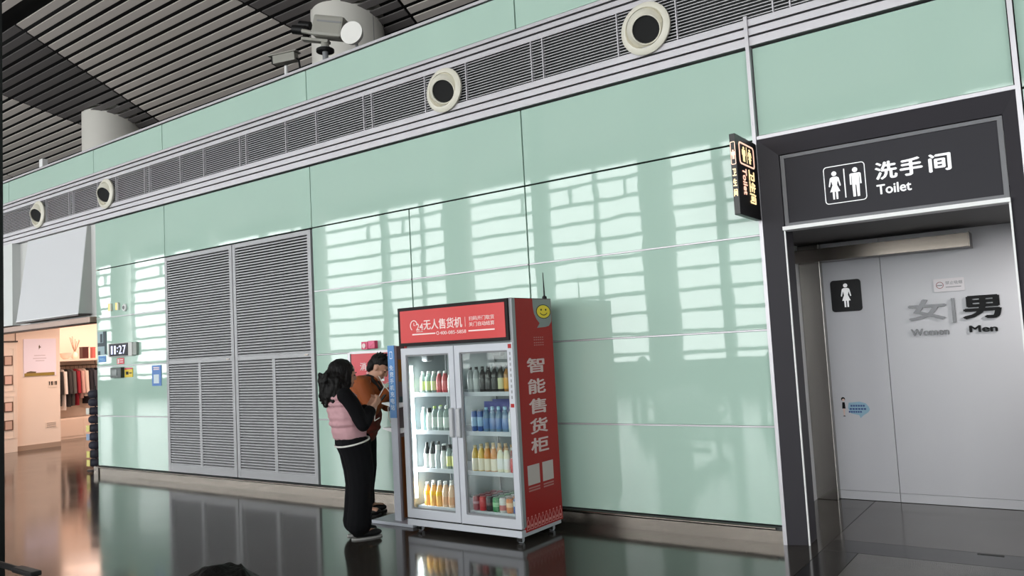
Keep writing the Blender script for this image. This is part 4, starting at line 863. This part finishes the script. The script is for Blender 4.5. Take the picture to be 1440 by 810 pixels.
# shelf wall with clothes
sf = thing('wall_shelf', 'pale wall shelf above the hanging clothes in the shop', 'shelf', (-19.5, 9.3, 1.8))
MB().box(-19.748, -19.15, 8.06, 11.5, 1.80, 1.85).build('board', SHF, sf, bevel=0.004)
MB().box(-19.748, -19.735, 8.3, 11.4, 1.62, 1.80).build('back_rail', SHF, sf); MB().tube((-19.42, 8.1, 1.70), (-19.42, 11.4, 1.70), 0.014, n=10).build('hanging_rail', STEEL, sf)
for y in (8.3, 9.6, 10.9): MB().box(-19.43, -19.41, y, y+0.02, 1.7, 1.80).build('rail_bracket', STEEL, sf)
lc = thing('low_cabinet', 'long low cream cabinet under the hanging clothes', 'cabinet', (-19.5, 9.5, 0))
MB().box(-19.748, -19.2, 8.06, 11.5, 0.0, 0.48).build('body', SHF, lc, bevel=0.004)
for k in range(3): MB().box(-19.2, -19.19, 8.08+1.14*k, 9.2+1.14*k, 0.06, 0.46).build('drawer_front', SHF, lc, bevel=0.003)
def item_box(x, y, z, a, b, h, M, lab, cat='box'):
    t = thing('box', lab, cat, (x, y, z)); MB().box(x-a, x+a, y-b, y+b, z, z+h*0.92).build('body', M, t, bevel=0.004); MB().box(x-a-0.003, x+a+0.003, y-b-0.003, y+b+0.003, z+h*0.92, z+h).build('lid', M, t); return t
item_box(-19.4, 9.34, 1.85, 0.08, 0.07, 0.28, pm('boxbrown', (70, 36, 34)), 'dark brown box standing on the shop wall shelf'); item_box(-19.4, 9.55, 1.85, 0.06, 0.035, 0.27, pm('boxpink', (200, 100, 96)), 'slim pinkish red box on the shop wall shelf')
vs_ = thing('vase', 'cream vase with dry twigs on the shop wall shelf', 'vase', (-19.4, 9.13, 1.85))
MB().lathe([(0.05, 0), (0.075, 0.04), (0.07, 0.1), (0.035, 0.16), (0.04, 0.18)], n=18).build('body', SHF, vs_, smooth=True, local=True)
tw = MB()
for k in range(7):
    a = k*0.9; tw.path([(0,0,0.15),(0.04*math.cos(a),0.05*math.sin(a),0.28),(0.09*math.cos(a),0.11*math.sin(a),0.42+0.02*k)], 0.006, n=5)
tw.build('twigs', mat('twig', (170, 140, 116), 0.6), vs_, local=True)
bw = thing('bowl', 'pale round bowl on the shop wall shelf', 'bowl', (-19.4, 8.92, 1.85))
MB().lathe([(0.05, 0), (0.11, 0.06), (0.13, 0.15), (0.12, 0.15), (0.1, 0.07), (0.01, 0.03)], n=20).build('body', pm('bowl', (226, 206, 196)), bw, smooth=True, local=True); MB().lathe([(0.055, 0), (0.055, 0.006)], n=16).build('foot', pm('bowl', (226, 206, 196)), bw, local=True)
def garment(y, M, ln, lab, long=False, open_=None):
    t = thing('hanging_garment', lab, 'garment', (-19.42, y, 1.70-ln-0.08), group='clothes on the shop rail')
    z1 = 1.70-0.08; mb = MB(); lv = [(0.06, 0.025, 0.0), (0.10, 0.03, -0.015), (0.20, 0.036, -0.07), (0.22, 0.042, -0.16), (0.20, 0.044, -0.35), (0.21, 0.044, -ln*0.75), (0.215, 0.043, -ln)]
    n = 14; vs = []
    for rx, ry, dz in lv:
        for i in range(n):
            a = 2*math.pi*i/n; vs.append((-19.42+rx*math.cos(a)*(1+0.05*math.sin(5*a+dz*20)), y+ry*math.sin(a), z1+dz))
    mb.add(vs, [(j*n+i, j*n+(i+1) % n, (j+1)*n+(i+1) % n, (j+1)*n+i) for j in range(len(lv)-1) for i in range(n)]+[tuple(range(n)), tuple(range((len(lv)-1)*n, len(lv)*n))])
    mb.build('body', M, t, smooth=True)
    for s in (-1, 1): MB().tube((-19.42+s*0.19, y, z1-0.06), (-19.42+s*0.25, y, z1-0.58), 0.044, 0.038, n=10).build('sleeve', M, t, smooth=True)
    hg = MB(); hg.path([(-19.42,y,1.716),(-19.405,y,1.705),(-19.42,y,1.68),(-19.42,y,z1)], 0.005, n=6); hg.tube((-19.42,y,z1),(-19.22,y,z1-0.07),0.008,n=6); hg.tube((-19.42,y,z1),(-19.62,y,z1-0.07),0.008,n=6); hg.build('hanger', SHL, t)
    if open_: MB().box(-19.21, -19.20, y-0.02, y+0.05, z1-ln, z1-0.2).build('shirt_front', open_, t)
cl = lambda n, c: mat('cloth_'+n, c, 0.85)
garment(8.72, cl('black', (34, 32, 34)), 0.85, 'black coat at the left end of the shop rail')
garment(8.82, cl('white', (228, 226, 224)), 0.95, 'long white shirt hanging between dark jackets on the shop rail')
garment(8.93, cl('charcoal', (58, 58, 60)), 0.88, 'charcoal jacket next to the white shirt on the shop rail')
garment(9.02, cl('grey', (92, 94, 94)), 0.86, 'grey jacket next to the red jacket on the shop rail')
garment(9.12, cl('red', (150, 34, 50)), 0.86, 'dark red jacket hanging on the shop rail')
garment(9.22, cl('pink', (206, 168, 160)), 0.7, 'pale pink blouse right of the red jacket')
garment(9.31, cl('cream', (226, 212, 200)), 0.66, 'cream blouse in the middle of the shop rail')
garment(9.41, cl('navy', (36, 38, 46)), 0.84, 'navy jacket right of the cream blouse')
garment(9.51, cl('slate', (70, 74, 84)), 0.82, 'slate grey jacket near the right of the shop rail')
garment(9.62, cl('ink', (30, 30, 36)), 0.9, 'ink black coat at the right end of the shop rail')
garment(9.73, cl('silver', (150, 148, 150)), 0.8, 'silver grey top hidden at the right of the shop rail')
# padded goods on a stand at the right edge of the shop entrance
rk = thing('display_stand', 'slim dark display stand at the right edge of the shop entrance', 'stand', (-12.80, 6.33, 0))
MB().lathe([(0.13, 0), (0.13, 0.015), (0.02, 0.025)], (-12.80, 6.33, 0), n=20).build('base', BLACK, rk); MB().tube((-12.80, 6.33, 0.02), (-12.80, 6.33, 1.32), 0.012, n=10).build('pole', BLACK, rk)
NV = mat('navy_padding', (26, 28, 44), 0.7); TGC = [(226, 214, 130), (216, 206, 120), (220, 216, 206), (150, 170, 200)]
for i in range(9):
    z = 0.12+0.135*i
    t = thing('padded_cushion', 'navy padded roll number %s from the bottom of the display stand' % ORDN[i], 'cushion', (-12.80, 6.33, z-0.065), group='navy padded rolls on the stand')
    MB().lathe([(0.014, -0.05), (0.07, -0.062), (0.10, -0.035), (0.105, 0.0), (0.10, 0.035), (0.07, 0.062), (0.014, 0.05)], (-12.80, 6.33, z), n=18, closed=False).build('padding', NV, t, smooth=True)
    if i in (0, 1, 3, 4, 6): MB().hexa([Vector((-12.80-0.03,6.33-0.112,z-0.05))+Vector(d) for d in ((-0.05,0,0),(0.05,0,0),(0.05,0.006,0),(-0.05,0.006,0),(-0.045,0,0.1),(0.055,0,0.1),(0.055,0.006,0.1),(-0.045,0.006,0.1))]).build('tag', mat('tag_%d' % (i % 4), TGC[i % 4], 0.6), t)
gd = thing('hanging_garment', 'dark navy jacket hanging at the right edge of the shop entrance', 'garment', (-12.75, 6.5, 1.25))
MB().ell((-12.75, 6.5, 1.5), (0.13, 0.09, 0.28)).build('body', cl('navy', (36, 38, 46)), gd, smooth=True); MB().path([(-12.75,6.5,1.78),(-12.75,6.5,2.3)], 0.006).build('cord', BLACK, gd)

# ================================================================== WAITING SEATS AND PILLAR
PLR = mat('pillar_black', (26, 29, 30), 0.45)
pr = thing('pillar', 'dark pillar at the left edge of the picture', 'pillar', (-6.42, 2.39, 0))
MB().box(-6.50, -6.33, 2.31, 2.485, 0.06, 5.4).build('shaft', PLR, pr, bevel=0.01); MB().box(-6.51, -6.335, 2.30, 2.483, 0, 0.06).build('foot', BLACK, pr, bevel=0.005)
SEATM = mat('seat_perforated', (92, 94, 98), 0.35, metal=0.6); ARM = mat('seat_arm', (44, 42, 42), 0.4)
def bench(n, loc, rotz, lab):
    """seats in a row along local +Y, facing local +X; origin on the floor under the first armrest"""
    t = thing('bench_seat', lab, 'bench', loc, rotz, group='waiting benches'); p = 0.56
    MB().box(-0.04, 0.04, -0.02, p*n+0.02, 0.30, 0.37).build('beam', ARM, t, local=True)
    for y in (p*0.5, p*(n-0.5)):
        MB().box(-0.035, 0.035, y-0.03, y+0.03, 0.04, 0.30).build('leg', STEEL, t, local=True); MB().box(-0.30, 0.30, y-0.03, y+0.03, 0, 0.04).build('foot', STEEL, t, local=True)
    for i in range(n):
        y0, y1 = p*i+0.035, p*(i+1)-0.035
        MB().hexa([(-0.24,y0,0.385),(0.24,y0,0.405),(0.24,y1,0.405),(-0.24,y1,0.385),(-0.24,y0,0.41),(0.24,y0,0.43),(0.24,y1,0.43),(-0.24,y1,0.41)]).build('seat', SEATM, t, local=True, bevel=0.01)
        MB().hexa([(-0.26,y0,0.41),(-0.235,y0,0.41),(-0.235,y1,0.41),(-0.26,y1,0.41),(-0.39,y0,0.86),(-0.365,y0,0.86),(-0.365,y1,0.86),(-0.39,y1,0.86)]).build('backrest', SEATM, t, local=True, bevel=0.008)
    for i in range(n+1):
        y = p*i
        MB().path([(-0.29,y,0.58),(0.10,y,0.577),(0.20,y,0.571),(0.245,y,0.555),(0.265,y,0.52),(0.255,y,0.47),(0.2,y,0.41)], 0.016, n=10).build('armrest', ARM, t, local=True, smooth=True)
        MB().box(0.03, 0.25, y-0.028, y+0.028, 0.567, 0.593).build('arm_pad', ARM, t, local=True, bevel=0.008)
    return t
bench(3, (-4.63, 0.18, 0), 0, 'metal waiting bench whose armrest shows at the lower left corner')
bench(3, (-1.52, -0.48, 0), 0, 'metal waiting bench under the person with dark hair in front')
for i, x in enumerate((-9.4, -6.4, -3.4, -0.4)): bench(4, (x, -4.6, 0), math.pi/2, ['leftmost', 'second', 'third', 'rightmost'][i]+' metal bench of the row in front of the windows')
# ================================================================== PEOPLE
SKIN = mat('skin', (196, 150, 126), 0.5); HAIR = mat('black_hair', (9, 7, 7), 0.6, spec=0.25, bump=0.5, bscale=60, stretch=(1,1,0.25))
TS = bpy.data.scenes.new('workbench')            # scratch scene in which the skins are grown
def rcone(mb, p0, r0_, p1, r1_, n=14):
    mb.tube(p0, p1, r0_, r1_, n=n); mb.ell(p0, (r0_,)*3, 12, 8); mb.ell(p1, (r1_,)*3, 12, 8)
def chain(mb, pts):
    for (a, ra), (b, rb) in zip(pts[:-1], pts[1:]): rcone(mb, a, ra, b, rb)
def ellr(mb, c, r, rot=None):
    k = len(mb.v); mb.ell((0,0,0), r, 16, 12)
    for i in range(k, len(mb.v)):
        v_ = Vector(mb.v[i]); v_ = (rot @ v_) if rot else v_; mb.v[i] = tuple(v_+Vector(c))
def blob(name, mb, M, parent, voxel=0.009, smooth_it=4, disp=None):
    """one continuous skin over the overlapping shapes"""
    me = bpy.data.meshes.new('tmp'); me.from_pydata(mb.v, [], mb.f)
    bm = bmesh.new(); bm.from_mesh(me); bmesh.ops.recalc_face_normals(bm, faces=bm.faces); bm.to_mesh(me); bm.free()
    o = bpy.data.objects.new('tmp', me); TS.collection.objects.link(o)
    r = o.modifiers.new('r', 'REMESH'); r.mode = 'VOXEL'; r.voxel_size = voxel
    if smooth_it: s_ = o.modifiers.new('s', 'SMOOTH'); s_.iterations = smooth_it; s_.factor = 0.5
    TS.view_layers[0].update(); dg = TS.view_layers[0].depsgraph
    out = bpy.data.meshes.new_from_object(o.evaluated_get(dg)); bpy.data.objects.remove(o); bpy.data.meshes.remove(me)
    if disp:
        cn = [(v_.co.copy(), v_.normal.copy()) for v_ in out.vertices]; flat = []
        for co, no in cn: flat.extend(co+no*disp(co))
        out.vertices.foreach_set('co', flat); out.update()
    out.name = name; out.materials.clear(); out.materials.append(M)
    for p in out.polygons: p.use_smooth = True
    ob = bpy.data.objects.new(name, out); C.objects.link(ob); ob.parent = parent; ORG[ob] = ORG[parent]; return ob
def head(mb, c, tilt, s=1.0):
    """face looks along local +X; tilt lowers the chin"""
    R = Matrix.Rotation(tilt, 3, 'Y'); c = Vector(c)
    E = lambda p, r: ellr(mb, c+R @ (Vector(p)*s), tuple(v*s for v in r), R)
    E((-0.01,0,0.03), (0.098,0.076,0.09)); E((0.025,0,-0.03), (0.068,0.062,0.088)); E((0.062,0,-0.088), (0.026,0.028,0.022))
    E((0.098,0,-0.012), (0.016,0.012,0.026)); E((0.106,0,-0.026), (0.014,0.016,0.011)); E((0.086,0,-0.062), (0.012,0.024,0.010))
    for s_ in (-1, 1):
        E((0.078,s_*0.03,0.022), (0.016,0.022,0.010)); E((-0.005,s_*0.078,-0.006), (0.02,0.011,0.032)); E((0.06,s_*0.042,-0.02), (0.022,0.018,0.02))
    return c, R
def face(c, R, parent, s=1.0):
    ey = MB(); br = MB()
    for s_ in (-1, 1):
        ellr(ey, c+R @ (Vector((0.083,s_*0.031,0.005))*s), (0.008*s,0.013*s,0.006*s), R); ellr(br, c+R @ (Vector((0.092,s_*0.032,0.032))*s), (0.006*s,0.018*s,0.005*s), R)
    ey.build('eyes', BLACK, parent, local=True, smooth=True); br.build('eyebrows', HAIR, parent, local=True, smooth=True)
    mo = MB(); ellr(mo, c+R @ (Vector((0.096,0,-0.062))*s), (0.005*s,0.022*s,0.005*s), R); mo.build('mouth', mat('lips', (150, 86, 80), 0.5), parent, local=True, smooth=True)
def hand(mb, w_, d, up, side, curl=0.9, s=1.0):
    """palm from wrist w_ along d; up = back of the hand; five fingers, thumb at the side"""
    w_, d, up = Vector(w_), Vector(d).normalized(), Vector(up).normalized(); q = d.cross(up).normalized(); up = q.cross(d)
    for k in (-0.024, -0.008, 0.008, 0.024): rcone(mb, w_+d*0.01+q*k*0.7*s, 0.013*s, w_+d*0.085*s+q*k*s, 0.0115*s, 8)
    for k, ln in ((-0.03, 0.062), (-0.010, 0.076), (0.010, 0.080), (0.029, 0.072)):
        p = w_+d*0.085*s+q*k*s; a = 0.0; pts = [(p, 0.0095*s)]
        for j, f in enumerate((0.42, 0.33, 0.25)):
            a += curl*(0.55+0.25*j); p = p+(d*math.cos(a)-up*math.sin(a))*ln*f*s; pts.append((p, (0.009-0.0008*j)*s))
        chain(mb, pts)
    t0 = w_+d*0.025*s+q*side*0.026*s; t1 = t0+(d*0.6+q*side*0.6-up*0.35)*0.042*s; t2 = t1+(d*0.75-up*0.6)*0.034*s
    chain(mb, [(t0, 0.013*s), (t1, 0.0105*s), (t2, 0.0085*s)])

# ---- woman in pink vest
wm = thing('person', 'person in a pink padded vest and black trousers with long dark hair, seen from behind', 'person', (-5.29, 4.88, 0), math.radians(60))
mb = MB()
hc, hR = head(mb, (0.055, 0, 1.43), 0.22, 0.98)
chain(mb, [((0.0,0,1.27), 0.05), ((0.02,0,1.36), 0.046)])
chain(mb, [((-0.01,0,0.86), 0.125), ((0.0,0,1.02), 0.115), ((0.0,0,1.18), 0.125), ((0.0,0,1.25), 0.09)])
for s in (-1, 1):
    chain(mb, [((0,s*0.08,1.26), 0.06), ((0.0,s*0.16,1.245), 0.055)])
    chain(mb, [((0,s*0.08,0.84), 0.095), ((0.02,s*0.085,0.46), 0.06), ((-0.005,s*0.085,0.08), 0.042)])
    rcone(mb, (-0.01,s*0.085,0.055), 0.036, (0.13,s*0.09,0.045), 0.03)
AW = {-1: [((0.0,-0.165,1.245), 0.05), ((0.075,-0.205,0.995), 0.042), ((0.21,-0.10,1.12), 0.03)], 1: [((0.0,0.165,1.245), 0.05), ((0.07,0.19,1.0), 0.042), ((0.215,0.06,1.11), 0.03)]}
for s in (-1, 1):
    chain(mb, AW[s]); hand(mb, AW[s][-1][0], (0.75,-s*(-0.15),0.62), (0.5,s*0.7,-0.4) if False else (0.55,s*0.75,-0.3), -s, 0.75)
wb_ = blob('body', mb, SKIN, wm, 0.0075, 3); face(hc, hR, wm, 0.98)
# vest: quilted rolls
VP = mat('vest_pink', (196, 152, 158), 0.75, var=0.05, vscale=6)
mb = MB()
for i in range(7):
    z = 0.885+0.058*i; k = 1.0-0.03*abs(i-2.2); ellr(mb, (-0.012+0.004*math.sin(i*2.1), 0, z), (0.158*k, 0.205*k, 0.05))
ellr(mb, (-0.01,0,1.25), (0.115,0.175,0.06)); ellr(mb, (0.0,0,1.31), (0.085,0.09,0.05)); ellr(mb, (-0.01,0,1.06), (0.150,0.196,0.21)); ellr(mb, (-0.012,0,0.93), (0.152,0.2,0.11))
def quilt(co): return 0.009*noise.noise(co*11)+0.004*noise.noise(co*30)
blob('vest', mb, VP, wm, 0.009, 3, quilt)
BKC = mat('black_sleeve', (12, 12, 15), 0.85, spec=0.15)
mb = MB()
for s in (-1, 1):
    a = AW[s]; chain(mb, [(a[0][0], 0.078), ((a[0][0][0]+0.05, a[0][0][1]+s*0.025, 1.12), 0.072), (a[1][0], 0.064), ((0.195, a[2][0][1]+s*0.01, 1.10), 0.05)])
ellr(mb, (0,0,1.24), (0.075,0.17,0.05))
blob('sleeves', mb, BKC, wm, 0.009, 3, lambda co: 0.006*noise.noise(co*16))
mb = MB(); chain(mb, [((-0.005,0,0.875), 0.135), ((-0.005,0,0.80), 0.14)])
for s in (-1, 1):
    chain(mb, [((-0.01,s*0.07,0.82), 0.135), ((0.02,s*0.075,0.60), 0.12), ((0.025,s*0.075,0.45), 0.106), ((0.0,s*0.08,0.22), 0.104), ((-0.005,s*0.082,0.13), 0.108)])
TRB = mat('black_trousers', (15, 15, 18), 0.9, spec=0.15)
tr = blob('trousers', mb, TRB, wm, 0.009, 3, lambda co: 0.007*noise.noise(Vector((co.x*9, co.y*9, co.z*5))))
# white hem under the vest
hm = MB(); n = 32; vs_ = []
for dz in (-0.012, 0.012):
    for i in range(n):
        a = 2*math.pi*i/n; vs_.append((-0.004+0.158*math.cos(a), 0.222*math.sin(a), 0.832+dz*0.55+0.03*math.cos(a)))
hm.add(vs_, [(i,(i+1)%n,n+(i+1)%n,n+i) for i in range(n)]); hmo = hm.build('shirt_hem', mat('hem_white', (222, 222, 216), 0.7), wm, local=True, smooth=True)
md = hmo.modifiers.new('t', 'SOLIDIFY'); md.thickness = 0.01
def shoes(parent, M, sole, y, L=0.24, x=0.045):
    for s in (-1, 1):
        mb = MB(); ellr(mb, (x-0.06,s*y,0.06), (0.06,0.045,0.05)); ellr(mb, (x+0.05,s*y,0.042), (0.095,0.046,0.036)); ellr(mb, (x,s*y,0.04), (0.11,0.044,0.032))
        mb2 = MB(); mb2.prism([(x+0.01+0.137*math.cos(2*math.pi*i/18), s*y+0.05*math.sin(2*math.pi*i/18)) for i in range(18)], lambda u, v, d: (u, v, d), 0.0, 0.014)
        so = blob('shoe', mb, M, parent, 0.007, 2); sl = mb2.build('sole', sole, so, local=True)
shoes(wm, BLACK, mat('sole_grey', (150, 150, 148), 0.6), 0.083)
# hair: long, wavy
mb = MB(); c = hc
ellr(mb, c+Vector((-0.035,0,0.035)), (0.118,0.105,0.108)); ellr(mb, c+Vector((-0.085,0,-0.05)), (0.115,0.125,0.125)); ellr(mb, c+Vector((-0.12,0,-0.14)), (0.115,0.135,0.10)); ellr(mb, c+Vector((-0.125,0,-0.20)), (0.09,0.125,0.08))
for s in (-1, 1): ellr(mb, c+Vector((-0.005,s*0.078,-0.03)), (0.05,0.026,0.10)); ellr(mb, c+Vector((-0.045,s*0.085,-0.13)), (0.055,0.035,0.09))
random.seed(3)
for i in range(26):
    a = math.radians(random.uniform(95, 265)); p = c+Vector((-0.07+0.135*math.cos(a), 0.13*math.sin(a), random.uniform(-0.08, 0.02))); pts = []
    for j in range(5):
        pts.append((p+Vector((0.012*math.sin(j*1.7+i)-0.008*j, 0.012*math.cos(j*1.9+i), -0.05*j)), 0.016-0.0015*j))
    chain(mb, pts)
blob('hair', mb, HAIR, wm, 0.0075, 2, lambda co: 0.004*noise.noise(co*40))
ph = thing('phone', 'dark phone held by the person in the pink vest', 'phone', (-5.32, 4.82, 1.15), math.radians(60))
fb_ = MB(); fb_.hexa([(0.315,-0.036,0.02),(0.36,-0.036,0.07),(0.354,-0.036,0.076),(0.309,-0.036,0.026),(0.315,0.036,0.02),(0.36,0.036,0.07),(0.354,0.036,0.076),(0.309,0.036,0.026)])
fb_.build('case', BLACK, ph, local=True, bevel=0.002); MB().box(0.33, 0.334, -0.01, 0.01, 0.036, 0.04).build('lens', GREY, ph, local=True)

def lean(o):                                       # she leans back a little from the hips
    for v_ in o.data.vertices: v_.co.x -= 0.125*max(0.0, min(1.0, (v_.co.z-0.72)/0.65))
for o in wm.children:
    if o.name.split('.')[0] not in ('shoe', 'trousers'): lean(o)
lean(tr)

# ---- man in orange-brown jacket
mn = thing('person', 'person in an orange-brown jacket bending over the charging stand, short dark hair', 'person', (-5.95, 5.62, 0), math.radians(30))
mb = MB(); hc, hR = head(mb, (0.175, 0, 1.455), 0.62, 1.04)
chain(mb, [((0.07,0,1.30), 0.062), ((0.135,0,1.40), 0.056)])
chain(mb, [((-0.03,0,0.88), 0.135), ((0.0,0,1.05), 0.13), ((0.035,0,1.2), 0.14), ((0.055,0,1.29), 0.10)])
for s in (-1, 1):
    chain(mb, [((0.05,s*0.09,1.31), 0.068), ((0.055,s*0.185,1.29), 0.062)])
    chain(mb, [((-0.03,s*0.09,0.86), 0.10), ((0.0,s*0.1,0.47), 0.062), ((-0.035,s*0.1,0.085), 0.045)])
    rcone(mb, (-0.04,s*0.1,0.06), 0.04, (0.12,s*0.11,0.05), 0.033)
AM = {-1: [((0.055,-0.19,1.29), 0.056), ((0.17,-0.235,1.06), 0.046), ((0.30,-0.085,1.225), 0.033)], 1: [((0.055,0.19,1.29), 0.056), ((0.19,0.22,1.06), 0.046), ((0.31,0.07,1.21), 0.033)]}
for s in (-1, 1):
    chain(mb, AM[s]); hand(mb, AM[s][-1][0], (0.3,s*-0.2,0.9), (0.75,s*0.5,-0.2), -s, 0.85)
blob('body', mb, SKIN, mn, 0.0075, 3); face(hc, hR, mn, 1.02)
JK = mat('jacket_orange', (150, 74, 26), 0.75, var=0.06, vscale=5); JR = mat('jacket_rust', (112, 42, 28), 0.75, var=0.06, vscale=5)
mb = MB(); chain(mb, [((-0.03,0,0.86), 0.18), ((-0.01,0,1.02), 0.185), ((0.02,0,1.14), 0.18)]); ellr(mb, (0.0,0,0.98), (0.185,0.22,0.19)); ellr(mb, (-0.02,0,0.85), (0.19,0.22,0.06))
blob('jacket_lower', mb, JR, mn, 0.01, 3, lambda co: 0.007*noise.noise(co*12))
mb = MB(); ellr(mb, (0.03,0,1.19), (0.172,0.225,0.16)); chain(mb, [((0.03,-0.15,1.30), 0.09), ((0.03,0.15,1.30), 0.09)]); ellr(mb, (0.09,0,1.345), (0.085,0.085,0.045))
for s in (-1, 1):
    a = AM[s]; chain(mb, [(a[0][0], 0.084), (a[1][0], 0.068), ((0.285, a[2][0][1]+s*0.015, 1.205), 0.05)])
blob('jacket', mb, JK, mn, 0.01, 3, lambda co: 0.007*noise.noise(co*12))
mb = MB(); ellr(mb, (0.09,0,1.365), (0.075,0.075,0.035)); chain(mb, [((0.12,-0.065,1.345), 0.022), ((0.185,-0.05,1.24), 0.02), ((0.185,0.05,1.24), 0.02), ((0.12,0.065,1.345), 0.022)])
blob('collar', mb, mat('collar_black', (24, 22, 22), 0.7), mn, 0.008, 2)
mb = MB(); chain(mb, [((-0.03,0,0.88), 0.145), ((-0.03,0,0.82), 0.15)])
for s in (-1, 1): chain(mb, [((-0.025,s*0.085,0.82), 0.118), ((0.0,s*0.1,0.48), 0.092), ((-0.03,s*0.1,0.22), 0.08), ((-0.035,s*0.1,0.11), 0.084)])
blob('trousers', mb, TRB, mn, 0.01, 3, lambda co: 0.008*noise.noise(Vector((co.x*9, co.y*9, co.z*5))))
shoes(mn, BLACK, BLACK, 0.102, x=0.03)
mb = MB(); c = hc; R = hR
for p, r in (((-0.025,0,0.055), (0.098,0.085,0.082)), ((-0.06,0,0.0), (0.062,0.08,0.075)), ((0.045,0,0.085), (0.05,0.066,0.036)), ((-0.07,0,-0.045), (0.04,0.062,0.05))): ellr(mb, c+R @ Vector(p), r, R)
random.seed(5)
for i in range(34):
    a = random.uniform(0, 6.28); e = random.uniform(0.4, 1.4); p = Vector((-0.02+0.09*math.cos(a)*math.cos(e), 0.078*math.sin(a)*math.cos(e), 0.06+0.075*math.sin(e))); n_ = Vector((p.x+0.02, p.y, p.z-0.03)).normalized()
    rcone(mb, c+R @ p, 0.012, c+R @ (p+n_*0.028+Vector((0.012, 0, 0))), 0.005, 6)
blob('hair', mb, HAIR, mn, 0.007, 1)
ph2 = thing('phone', 'dark phone held up by the person in the orange-brown jacket', 'phone', (-5.95, 5.62, 1.3), math.radians(30))
MB().hexa([(0.355,-0.035,-0.01),(0.363,-0.035,-0.01),(0.363,0.035,-0.01),(0.355,0.035,-0.01),(0.385,-0.035,0.13),(0.393,-0.035,0.13),(0.393,0.035,0.13),(0.385,0.035,0.13)]).build('case', BLACK, ph2, local=True, bevel=0.002)
MB().box(0.388, 0.3945, -0.025, -0.01, 0.10, 0.115).build('lens', GREY, ph2, local=True)

# ---- seated people
def seated(loc, rotz, lab, top, simple):
    t = thing('person', lab, 'person', loc, rotz)
    vx = 0.014 if simple else 0.01
    mb = MB(); hc, hR = head(mb, (0.03, 0, 1.055), 0.25, 1.0)
    chain(mb, [((-0.04,0,0.90), 0.055), ((0.0,0,1.0), 0.05)]); chain(mb, [((-0.1,0,0.53), 0.13), ((-0.12,0,0.7), 0.125), ((-0.08,0,0.86), 0.115)])
    AR = {}
    for s in (-1, 1):
        chain(mb, [((-0.08,s*0.09,0.89), 0.062), ((-0.08,s*0.17,0.87), 0.056)])
        AR[s] = [((-0.08,s*0.18,0.87), 0.054), ((-0.03,s*0.20,0.64), 0.045), ((0.19,s*0.07,0.66), 0.032)]; chain(mb, AR[s]); hand(mb, AR[s][-1][0], (0.9,-s*0.25,0.1), (0.1,s*0.6,0.8), -s, 0.6)
        chain(mb, [((-0.1,s*0.09,0.51), 0.088), ((0.33,s*0.1,0.50), 0.065), ((0.34,s*0.1,0.09), 0.045)]); rcone(mb, (0.33,s*0.1,0.05), 0.04, (0.47,s*0.105,0.045), 0.033)
    blob('body', mb, SKIN, t, vx, 3); face(hc, hR, t)
    mb = MB(); chain(mb, [((-0.1,0,0.54), 0.15), ((-0.12,0,0.7), 0.148), ((-0.08,0,0.86), 0.13)])
    for s in (-1, 1): a = AR[s]; chain(mb, [((-0.08,s*0.1,0.88), 0.08), (a[0][0], 0.075), (a[1][0], 0.062), ((0.17, a[2][0][1]+s*0.01, 0.66), 0.046)])
    blob('jacket', mb, top, t, vx, 3)
    mb = MB()
    for s in (-1, 1): chain(mb, [((-0.1,s*0.085,0.525), 0.105), ((0.33,s*0.1,0.505), 0.08), ((0.345,s*0.1,0.14), 0.062)])
    blob('trousers', mb, TRB, t, vx, 3)
    for s in (-1, 1):
        mb = MB(); ellr(mb, (0.32,s*0.1,0.06), (0.06,0.045,0.055)); ellr(mb, (0.42,s*0.104,0.042), (0.09,0.046,0.038)); blob('shoe', mb, BLACK, t, 0.012, 2)
    mb = MB()
    for p, r in (((-0.025,0,0.05), (0.112,0.104,0.085)), ((-0.05,0,-0.01), (0.07,0.092,0.085)), ((0.045,0,0.08), (0.055,0.075,0.04))): ellr(mb, hc+hR @ Vector(p), r, hR)
    random.seed(9)
    for i in range(30):
        a = random.uniform(0, 6.28); e = random.uniform(0.3, 1.4); p = Vector((-0.02+0.095*math.cos(a)*math.cos(e), 0.088*math.sin(a)*math.cos(e), 0.055+0.078*math.sin(e))); n_ = Vector((p.x+0.02, p.y, p.z-0.04)).normalized()
        rcone(mb, hc+hR @ p, 0.012, hc+hR @ (p+n_*0.008), 0.007, 6)
    blob('hair', mb, HAIR, t, 0.009, 1)
    return t
JD = mat('jacket_dark', (40, 42, 48), 0.8)
fp = seated((-1.43, 0.935, 0), 0.0, 'person with dark hair whose head top shows at the bottom edge', JD, False)
def dup(src, loc, rotz, lab):
    r = src.copy(); C.objects.link(r); r.location = loc; r.rotation_euler = (0,0,rotz); r['label'] = lab
    for ch in src.children:
        c_ = ch.copy(); C.objects.link(c_); c_.parent = r
    return r
for i, (x, lab) in enumerate(((-8.36, 'seated person at the left of the bench row by the windows'), (-5.36, 'seated person in the middle of the bench row by the windows'), (-1.24, 'seated person at the right of the bench row by the windows'))): dup(fp, (x, -4.6, 0.0), math.pi/2, lab)

bpy.data.scenes.remove(TS)
